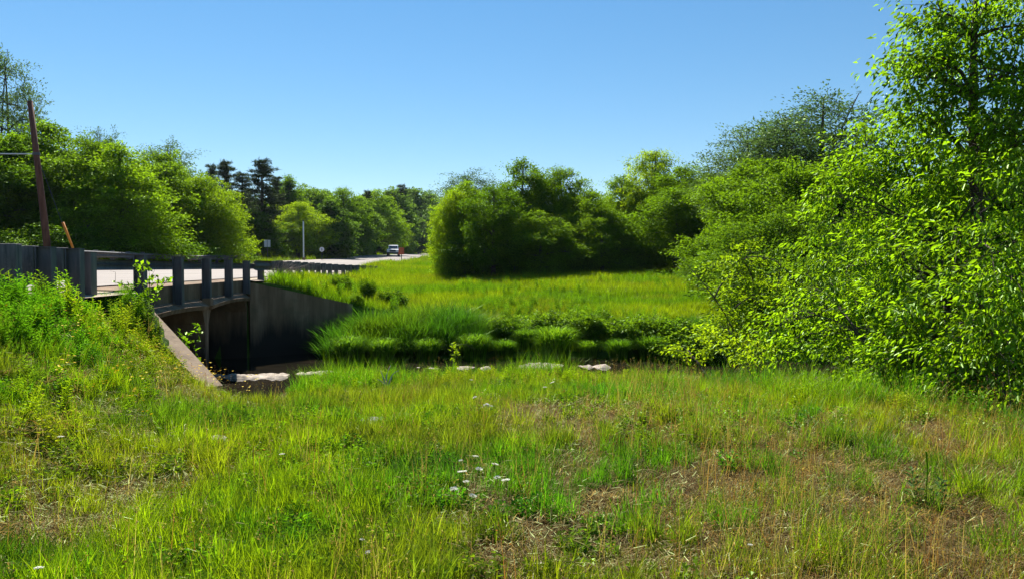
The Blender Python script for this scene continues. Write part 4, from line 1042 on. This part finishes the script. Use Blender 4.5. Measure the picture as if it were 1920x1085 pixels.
# 5. leafy weeds on the left bank, along the crest and by the creek
X, Y = region(16000, 5, 24, 41, 1.0)
s = sdist(X, Y); r_ = np.random.default_rng(42); rr = r_.random(len(X))
bankw = (1 - sstep(1.2, 3.0, s)) * (s > .35) * (Y < 15.5) * 1.0 + 1.2 * (s < 1.6) * (Y > 8) * (Y < 14)
creekw = sstep(11.5, 15.5, Y) * (1 - sstep(20.8, 21.5, Y)) * 1.2 * (1 - .93 * sstep(-4.2, -3.2, X) * (1 - sstep(3.8, 4.8, X)) * sstep(14.5, 16, Y))
edge = np.exp(-((Y - (12.5 - np.clip(X - 1.5, 0, 12) * 1.05)) / 1.2) ** 2) * sstep(2.5, 5, X) * .5
nz = fbm(X, Y + 30, .9, 3)
k = (~in_channel(X, Y) | (creekw > .1) & (s > 3.0)) & ((near_walls(X, Y) > .3) | (s < 1.3)) & (np.hypot(X + 4.75, Y - 11.9) > .75) & (s > .38) & (rr < (bankw * .55 + creekw + edge) * sstep(.35, .55, nz)); X, Y = X[k], Y[k]
s = sdist(X, Y); zz = terrain(X, Y); k = zz > -1.35; X, Y, s, zz = X[k], Y[k], s[k], zz[k]
scl = np.where(s < 1.3, .85, .65) * (.6 + .6 * np.random.default_rng(43).random(len(X))); scl = scl * np.interp(Y, [14, 19], [1, .62])
gn_scatter('leafy_weeds', 'leafy_weed', 'lush leafy weeds on the left bank below the guardrail and down to the creek', 'weeds', np.stack([X, Y, zz - .01], 1), scl, greens(X, Y, 44) * 1.25, .15, seed=45)
# 6. lush tall grass towards the creek, on the crest edges
X, Y = region(15000, 9.5, 22.5, 51, 1.0)
s = sdist(X, Y); zz = terrain(X, Y); r_ = np.random.default_rng(52); rr = r_.random(len(X))
y0 = 12.5 - np.clip(X - 1.5, 0, 12) * 1.05
wgt = np.maximum(sstep(12.5, 15, Y), sstep(y0 - 2.5, y0 + .5, Y) * (X > 2)) * (1 - .0 * s)
k = (s > 3.1) & (np.hypot(X + 4.4, Y - 11.6) > 1.1) & (zz > -1.37) & (rr < wgt) & (near_walls(X, Y) > .5); X, Y, zz = X[k], Y[k], zz[k]
c = mixn(greens(X, Y, 53), np.repeat((GREEN * 1.1)[None], len(X), 0), np.full(len(X), .45))
gn_scatter('creekside_grass', 'tall_tuft', 'tall lush grass on the slope down to the creek', 'grass', np.stack([X, Y, zz - .02], 1), (.35 + .4 * r_.random(len(X))) * np.interp(Y, [15, 19], [1, .55]) * (.55 + 1.0 * sstep(.42, .66, fbm(X, Y, .8, 3)) * (1 - .8 * sstep(-4, -3, X) * (1 - sstep(3.5, 4.5, X)) * sstep(14, 16.5, Y))), c, .2, seed=54)
# 7. meadow beyond the creek and roadside verge
r_ = np.random.default_rng(61)
X, Y = region(60000, 25.5, 75, 62, 1.35, 2)
s = sdist(X, Y); zz = terrain(X, Y)
k = (s > .5) & (~in_channel(X, Y)) & (near_walls(X, Y) > .25) & (zz > -1.2) & (Y < np.where(X < -3, 75, 56)); X, Y, zz = X[k], Y[k], zz[k]
f = sstep(.42, .62, fbm(X * .6, Y, .22, 3)); MEL = np.array([.21, .29, .003]); MEG = np.array([.115, .23, .003])
c = mixn(np.repeat(MEL[None], len(X), 0), np.repeat(MEG[None], len(X), 0), f); f = sstep(.55, .72, fbm(X, Y, .5, 3)); c = mixn(c, c * 0 + OLIVE * 1.1, f * .5)
c *= (.8 + .4 * r_.random((len(X), 1)))
gn_scatter('meadow_grass', 'meadow_tuft', 'bright yellow-green meadow grass beyond the creek', 'grass', np.stack([X, Y, zz - .03], 1), (.55 + .5 * r_.random(len(X))) * np.interp(Y, [26, 60], [.9, 1.15]) * np.where((X < -5) & (sdist(X, Y) < 1.7), 1.35, 1.0), c, .1, seed=63)
# darker leafy patches in the meadow
X, Y = region(9000, 25.8, 50, 68, 1.5, 2); r_ = np.random.default_rng(69); zz = terrain(X, Y); nz = fbm(X + 20, Y * .8, .42, 3)
k = (sdist(X, Y) > 1.2) & (~in_channel(X, Y)) & (zz > -1.1) & (nz > .57) & (r_.random(len(X)) < np.interp(Y, [26, 34, 50], [.9, .45, .15])); X, Y, zz = X[k], Y[k], zz[k]
gn_scatter('meadow_herbs', 'leafy_weed', 'patches of darker leafy herbs in the meadow beyond the creek', 'ground cover', np.stack([X, Y, zz - .03], 1), .8 + .7 * r_.random(len(X)), np.array([[.10, .21, .006]]) * (.6 + .8 * r_.random((len(X), 1))), .2, seed=70)
# verge across the road
X, Y = region(14000, 30, 190, 65, 1.4, 2)
s = sdist(X, Y); k = ((s < -10.2) & (s > -24)) | ((s > .7) & (s < 16) & (Y > 70)); X, Y = X[k], Y[k]; r_ = np.random.default_rng(66)
gn_scatter('verge_grass', 'meadow_tuft', 'sunlit verge grass along both sides of the distant road', 'grass', np.stack([X, Y, terrain(X, Y) - .03], 1), .9 + .7 * r_.random(len(X)), np.array([[.17, .25, .005]]) * (.7 + .5 * r_.random((len(X), 1))), .1, seed=67)
# 8. reeds on the far creek bank
r_ = np.random.default_rng(71)
X = -6.2 + 19 * r_.random(5200); Y = 25.2 + 3.2 * r_.random(5200) ** 1.3
Y = Y + .5 * np.sin(X * 1.3) * .5
Y = np.where(X < -2.0, Y - np.interp(X, [-6.2, -4.5, -2.0], [.2, .9, 0]), Y)
zz = terrain(X, Y); nz = fbm(X, Y, .9, 3); k = (zz > -1.5) & (Y > np.where(X > -1, 26.3, np.where(X < -3.2, 25.1, 25.5))) & (nz > np.where(X > -.8, .62, .30)) & (near_walls(X, Y) > .6) & (sdist(X, Y) > 2.6); X, Y, zz = X[k], Y[k], zz[k]
c = mixn(np.repeat((np.array([.045, .135, .006]))[None], len(X), 0), np.repeat((np.array([.09, .17, .006]))[None], len(X), 0), sstep(.45, .65, fbm(X, Y, .8, 2))) * (.5 + 1.0 * r_.random((len(X), 1)))
gn_scatter('reeds', 'reed_tuft', 'dense dark-based green reeds lining the far creek bank', 'reeds', np.stack([X, Y, zz - .05], 1), (.6 + .35 * r_.random(len(X))) * np.interp(X, [-2, 0], [1.15, .7]) * (.75 + .6 * fbm(X, Y, 1.4, 2)), c, .22, seed=72)
# 9. small yellow and orange flowers on the left bank
X, Y = region(1500, 5, 14, 81, 1); s = sdist(X, Y); k = (s < 3.2) & (s > .8) & (fbm(X, Y, 1.3, 2) > .52) & ~in_channel(X, Y); X, Y = X[k], Y[k]
gn_scatter('hawkweed_flowers', 'floret', 'scattered tiny yellow-orange flowers on the left bank', 'wildflowers', np.stack([X, Y, terrain(X, Y)], 1), .8 + .5 * np.random.default_rng(82).random(len(X)), np.ones((len(X), 3)), seed=83)

# ------------------------------------------------------------------ distinct sedge clumps along the bank (things)
def clump_mesh(seed, rad, h, n_=520):
    r_ = np.random.default_rng(seed); a = r_.random(n_) * 6.28; rr = rad * .55 * np.sqrt(r_.random(n_)); seg = 5
    d = np.stack([np.cos(a), np.sin(a), np.zeros(n_)], 1); b = d * rr[:, None] * .8; a3 = a + r_.normal(size=n_) * 1.1; d = np.stack([np.cos(a3), np.sin(a3), np.zeros(n_)], 1)
    H = h * (.65 + .5 * r_.random(n_)) * (1 - .25 * rr / rad); out = rad * (.1 + .75 * r_.random(n_)) ; s_ = np.stack([-d[:, 1], d[:, 0], np.zeros(n_)], 1)
    V = np.zeros((n_, (seg + 1) * 2, 3)); Fc = []
    for k in range(seg + 1):
        f = k / seg; p = b + d * (out * f ** 1.8)[:, None]; p[:, 2] = H * (f * 1.45 - .72 * f ** 3); ww = .016 * (1 - f ** 2) + .001
        V[:, 2 * k] = p - s_ * ww; V[:, 2 * k + 1] = p + s_ * ww
    i = np.arange(n_)[:, None] * (seg + 1) * 2
    for k in range(seg): Fc.append(np.concatenate([i + 2 * k, i + 2 * k + 1, i + 2 * k + 3, i + 2 * k + 2], 1))
    return np_mesh('blades', V.reshape(-1, 3), np.concatenate(Fc), M['sedge'])
M['sedge'] = leafmat('sedge_blades', (.055, .145, .006), (.16, .34, .007), .5, .008, .6, (.2, .3))
CM = [clump_mesh(400 + k, 1.0, 1.3, 1100) for k in range(3)]
CL = [(655, 655, 23.9, .82, 'round sedge clump at the dark water edge, nearest the bridge'), (716, 655, 24.2, .74, 'smaller sedge clump just right of the round one near the bridge'), (945, 640, 25.2, .62, 'sedge clump above the left end of the pale gravel strip'),
 (1040, 640, 24.9, 1.02, 'large rounded sedge clump in the middle of the far bank'), (985, 630, 25.9, .62, 'sedge clump tucked behind the left of the large middle clump'), (1105, 640, 25.4, .55, 'sedge clump right of the large middle clump'), (1160, 640, 24.8, .66, 'sedge clump above the right end of the pale gravel strip'),
 (1218, 645, 25.1, .74, 'sedge clump second from right on the far bank'), (1268, 650, 24.4, .6, 'rightmost sedge clump, before the scrub'), (890, 640, 24.9, .8, 'sedge clump at the right foot of the tall reeds'), (800, 640, 24.6, .7, 'sedge clump in front of the middle of the tall reeds')]
for i, (px, py, Y, s_, lb) in enumerate(CL):
    x = (px - 960) / F * Y; o = empty('sedge_clump', (x, Y, max(gz(x, Y), -1.42) - .05), random.uniform(0, 6)); o.scale = (s_, s_, s_ * 1.05); tag(o, lb, 'sedge', 'sedge clumps on the far bank')
    link(bpy.data.objects.new('blades', CM[i % 3]), o)
# dark leafy plants on the mound beyond the wing wall, dense low bushes above the reeds
SB = [('bush1', 690, 522, 31, .45, 'small dark upright plant on the grass mound beyond the bridge'), ('herb0', 665, 548, 28.8, .9, 'low green plant at the end of the far wing wall'), ('herb0', 640, 514, 32, .6, 'dark low plant on the crest of the mound, left of the upright one'),
 ('herb0', 735, 540, 31, .8, 'low rough plant on the slope right of the mound'),
 ('herb0', 955, 590, 26.6, .9, 'leafy herb mound at the right end of the tall reeds'), ('herb1', 1000, 582, 27.6, 1.0, 'pale leafy herb mound behind the left of the large sedge clump'), ('herb0', 1060, 578, 27.6, 1.1, 'rounded leafy herb mound directly behind the large sedge clump'),
 ('herb2', 1095, 592, 26.4, .9, 'bright herb mound just right of the large sedge clump'), ('herb0', 1130, 582, 27.2, 1.1, 'green herb mound above the gap between the right sedge clumps'), ('herb1', 1185, 594, 26.2, 1.0, 'pale herb mound above the second sedge clump from the right'),
 ('herb0', 1225, 590, 26.6, 1.1, 'green herb mound left of the rightmost one'), ('herb2', 1280, 600, 25.8, 1.0, 'herb mound farthest right on the far bank, beside the scrub'), ('herb0', 1310, 612, 24.6, 1.1, 'darker herb mound tucked against the scrub')]
for kd, px, ty, Y, wd, lb in SB: put(kd, 'herb_mound' if ty > 576 else 'shrub', px, ty, Y, lb, 'plant', wd)

# bare twiggy bush beside the rail, sapling at the wing wall, sapling in the reeds, dead branch
def twig_bush(name, px, Y, h, label, cat, m='twig', n_=40, spread=.7, leaf=None, nl=8, lsz=.05, seed=1, stems_up=1.0):
    r_ = np.random.default_rng(seed); x = (px - 960) / F * Y; g = gz(x, Y); o = tag(empty(name, (x, Y, g)), label, cat); mb = MB(); P, D = [], []
    for i in range(n_):
        e_ = np.array([r_.normal() * spread * h * .5, r_.normal() * spread * h * .5, h * (.5 + .5 * r_.random()) * stems_up]); pts = curve_pts((0, 0, -.05), e_, r_, .08, 5); mb.tube(pts, [.007, .006, .005, .004, .002], 4, cap=False)
        for j in range(nl): 
            u_ = r_.integers(1, 5); P.append(np.array(pts[u_]) + r_.normal(size=3) * .02); D.append(unit(r_.normal(size=3) + np.array([0, 0, .4])))
        for j in range(2):
            b0 = np.array(pts[int(r_.integers(2, 5))]); mb.tube(curve_pts(b0, b0 + r_.normal(size=3) * h * .18, r_, .1, 3), [.004, .003, .001], 3, cap=False)
    mb.build('stems', M[m], o)
    if leaf:
        P = np.array(P); D = np.array(D); n2 = len(P)
        link(bpy.data.objects.new('foliage', leaves_mesh('foliage', P, D, unit(r_.normal(size=(n2, 3)) * .4 + np.array([0, 0, 1])), np.full(n2, lsz) * (.6 + .8 * r_.random(n2)), np.full(n2, lsz * .7), M[leaf])), o)
    return o
twig_bush('bare_bush', 525, 28.5, .9, 'leafless pinkish twiggy bush at the near guardrail past the bridge', 'bush', n_=60, spread=1.1, seed=3)
o = twig_bush('sapling', 345, 14.8, 1.0, 'leafy green sapling leaning out over the near wing wall', 'sapling', 'bark', n_=7, spread=.7, leaf='leaf_near', nl=16, lsz=.11, seed=5); o.location.z = -.45; o.location.x = -6.25
twig_bush('sapling', 282, 13.6, .85, 'leafy sprig rising from the bank beside the second bridge post', 'sapling', 'bark', n_=8, spread=.5, leaf='leaf_near', nl=14, lsz=.09, seed=6)
twig_bush('sapling', 848, 20.6, 1.0, 'slender pale-leaved sapling standing before the dark reeds', 'sapling', 'bark', n_=4, spread=.25, leaf='leaf_lime', nl=12, lsz=.12, seed=7)
x, Y = (725 - 960) / F * 13.5, 13.5
o = tag(empty('dead_branch', (x, Y, gz(x, Y))), 'grey forked dead branch poking up in the grass before the creek', 'branch')
mb = MB(); rb = np.random.default_rng(8)
for e_ in ((.05, .1, .42), (-.12, 0, .35), (.2, .05, .33), (.10, -.1, .22), (-.25, .1, .18)): mb.tube(curve_pts((0, 0, 0), e_, rb, .08, 5), [.016, .013, .01, .007, .003], 6)
mb.build('twigs', M['rock_grey'], o)
# mullein-like stalk on the right
x, Y = (1742 - 960) / F * 5.1, 5.1
o = tag(empty('tall_weed', (x, Y, gz(x, Y))), 'single pale-topped weed stalk standing up on the right foreground', 'weed')
MB().tube([(0, 0, 0), (.01, 0, .3), (.0, 0, .42)], [.004, .004, .006], 6).build('stem', M['leaf_mid'], o)
V, Fc = herb(np.random.default_rng(4), .38, 26, .12, .03, 2)
lm_ = bpy.data.meshes.new('foliage'); lm_.from_pydata([tuple(map(float, v)) for v in V], [], Fc); lm_.materials.append(M['leaf_airy']); link(bpy.data.objects.new('foliage', lm_), o)

# rocks
def rock(name, px, py, dims, label, m, seed, sink=.3):
    Yv = None
    for Y in np.arange(2.5, 20, .05):     # find where the view ray meets the ground
        p = pix(px, py, Y)
        if p[2] < gz(p[0], p[1]) + .02: Yv = Y; break
    p = pix(px, py, Yv); r_ = np.random.default_rng(seed)
    import bmesh
    bm = bmesh.new(); bmesh.ops.create_icosphere(bm, subdivisions=3, radius=.5)
    pl = [(unit(r_.normal(size=3)), .28 + .14 * r_.random()) for _ in range(12)]
    for v in bm.verts:
        c = np.array(v.co)
        for n_, d_ in pl:
            e_ = c @ n_ - d_
            if e_ > 0: c = c - n_ * e_ * .85
        v.co = Vector((c[0] * dims[0] * 1.5, c[1] * dims[1] * 1.5, c[2] * dims[2] * 1.5)) + Vector(r_.normal(size=3) * .004)
    me = bpy.data.meshes.new(name); bm.to_mesh(me); bm.free(); me.materials.append(M[m])
    o = bpy.data.objects.new(name, me); o.location = (p[0], p[1], gz(p[0], p[1]) + dims[2] * (.5 - sink)); o.rotation_euler = (0, 0, r_.random() * 6)
    return tag(link(o), label, 'rock')
rock('rock', 408, 838, (.16, .14, .11), 'pale pinkish rock half hidden in the grass on the left', 'rock', 1, .1)
rock('rock', 910, 778, (.17, .15, .13), 'light grey upright rock in the grass before the creek, near centre', 'rock_grey', 2, .0)
rock('rock', 722, 795, (.42, .3, .09), 'flat weathered grey stone low in the grass before the creek', 'rock_grey', 3, .1)
rock('rock', 755, 786, (.25, .2, .08), 'smaller flat stone on the right of the weathered one', 'rock_grey', 4, .1)
rock('rock', 312, 1022, (.07, .06, .05), 'small pale rock at the bottom left on bare soil', 'rock', 5, .2)
rock('rock', 1000, 1068, (.12, .10, .05), 'reddish flat stone at the bottom edge near the middle', 'rock', 6, .3)

# white flower heads
WF = [(866, 886, 'largest white flower head, left of the flower group'), (898, 881, 'white flower head at the top middle of the group'), (928, 872, 'white flower head highest on the right of the group'), (932, 897, 'white flower head just above the rightmost one'),
 (948, 902, 'rightmost white flower head of the group'), (850, 919, 'leftmost white flower head, lower than the rest'), (886, 932, 'lowest white flower head of the group'), (873, 905, 'creamy half-open flower head between the largest and the leftmost'),
 (891, 857, 'faint pale flower head behind the group'), (863, 865, 'small faint flower head above the largest one'),
 (526, 853, 'single white flower head left of centre in the grass'), (109, 820, 'single white flower head on the far left below the bank'), (1036, 717, 'white flower head near the crest, right of centre'), (1022, 726, 'white flower head near the crest, just left of the crest one'),
 (883, 712, 'white flower head in the tall grass before the creek'), (890, 745, 'white flower head just above the grey upright rock'), (676, 1016, 'tiny white flower low in the grass near the bottom'), (687, 1040, 'tiny white flower below the other at the bottom'),
 (63, 1070, 'white flower in the bottom left corner'), (1411, 1026, 'small white flower at the bottom right of centre')]
fh = []
for sd_ in range(3):
    r_ = np.random.default_rng(500 + sd_); n_ = 120; a = r_.random(n_) * 6.28; rr = .028 * np.sqrt(r_.random(n_)); P = np.stack([rr * np.cos(a), rr * np.sin(a), .006 * r_.random(n_) - rr * .15], 1)
    D = unit(np.stack([np.cos(a), np.sin(a), .3 + .4 * r_.random(n_)], 1)); fh.append(leaves_mesh('flower_head', P, D, np.repeat([[0, 0, 1.]], n_, 0), np.full(n_, .009), np.full(n_, .008), M['petal']))
stm = bpy.data.meshes.new('stem'); mb = MB().tube([(0, 0, -.28), (.01, 0, -.14), (0, 0, 0)], .0022, 5)
for e_ in ((.015, 0, 0), (-.012, .01, 0), (0, -.015, 0)): mb.tube([(0, 0, -.05), e_], .0012, 4)
stm.from_pydata([tuple(p) for p in mb.v], [], mb.f); stm.materials.append(M['leaf_mid'])
for i, (px, py, lb) in enumerate(WF):
    Yv = 14
    for Y in np.arange(2.2, 18, .04):
        p = pix(px, py, Y)
        if p[2] < gz(p[0], p[1]) + .26: Yv = Y; break
    p = pix(px, py, Yv); s_ = .8 * [1.25, 1, .95, .85, 1.1, 1.05, .95, .8, .9, .6, .8, .85, 1.1, .9, .9, .9, .5, .55, .8, .5][i] * (1.0 + .012 * Yv)
    o = empty('white_flower', p, random.uniform(0, 6)); o.scale = (s_ * .95, s_ * .95, 1); o.rotation_euler = (random.uniform(-.2, .35), random.uniform(-.2, .2), random.uniform(0, 6)); tag(o, lb, 'flower', 'white flower heads in the grass')
    link(bpy.data.objects.new('flower_head', fh[i % 3]), o); link(bpy.data.objects.new('stem', stm), o)

# ------------------------------------------------------------------ thin summer haze
hm = bpy.data.materials.new('haze'); hm.use_nodes = True; hn = hm.node_tree; hn.nodes.clear()
ho = hn.nodes.new('ShaderNodeOutputMaterial'); hv = hn.nodes.new('ShaderNodeVolumePrincipled')
hv.inputs['Color'].default_value = (.75, .86, 1, 1); hv.inputs['Density'].default_value = .00007; hv.inputs['Anisotropy'].default_value = .2
hn.links.new(hv.outputs[0], ho.inputs['Volume'])
hz = MB().box((0, 180, 10), (620, 520, 34)).build('haze', hm); tag(hz, 'thin bluish air over the whole place', 'haze', None, 'stuff')
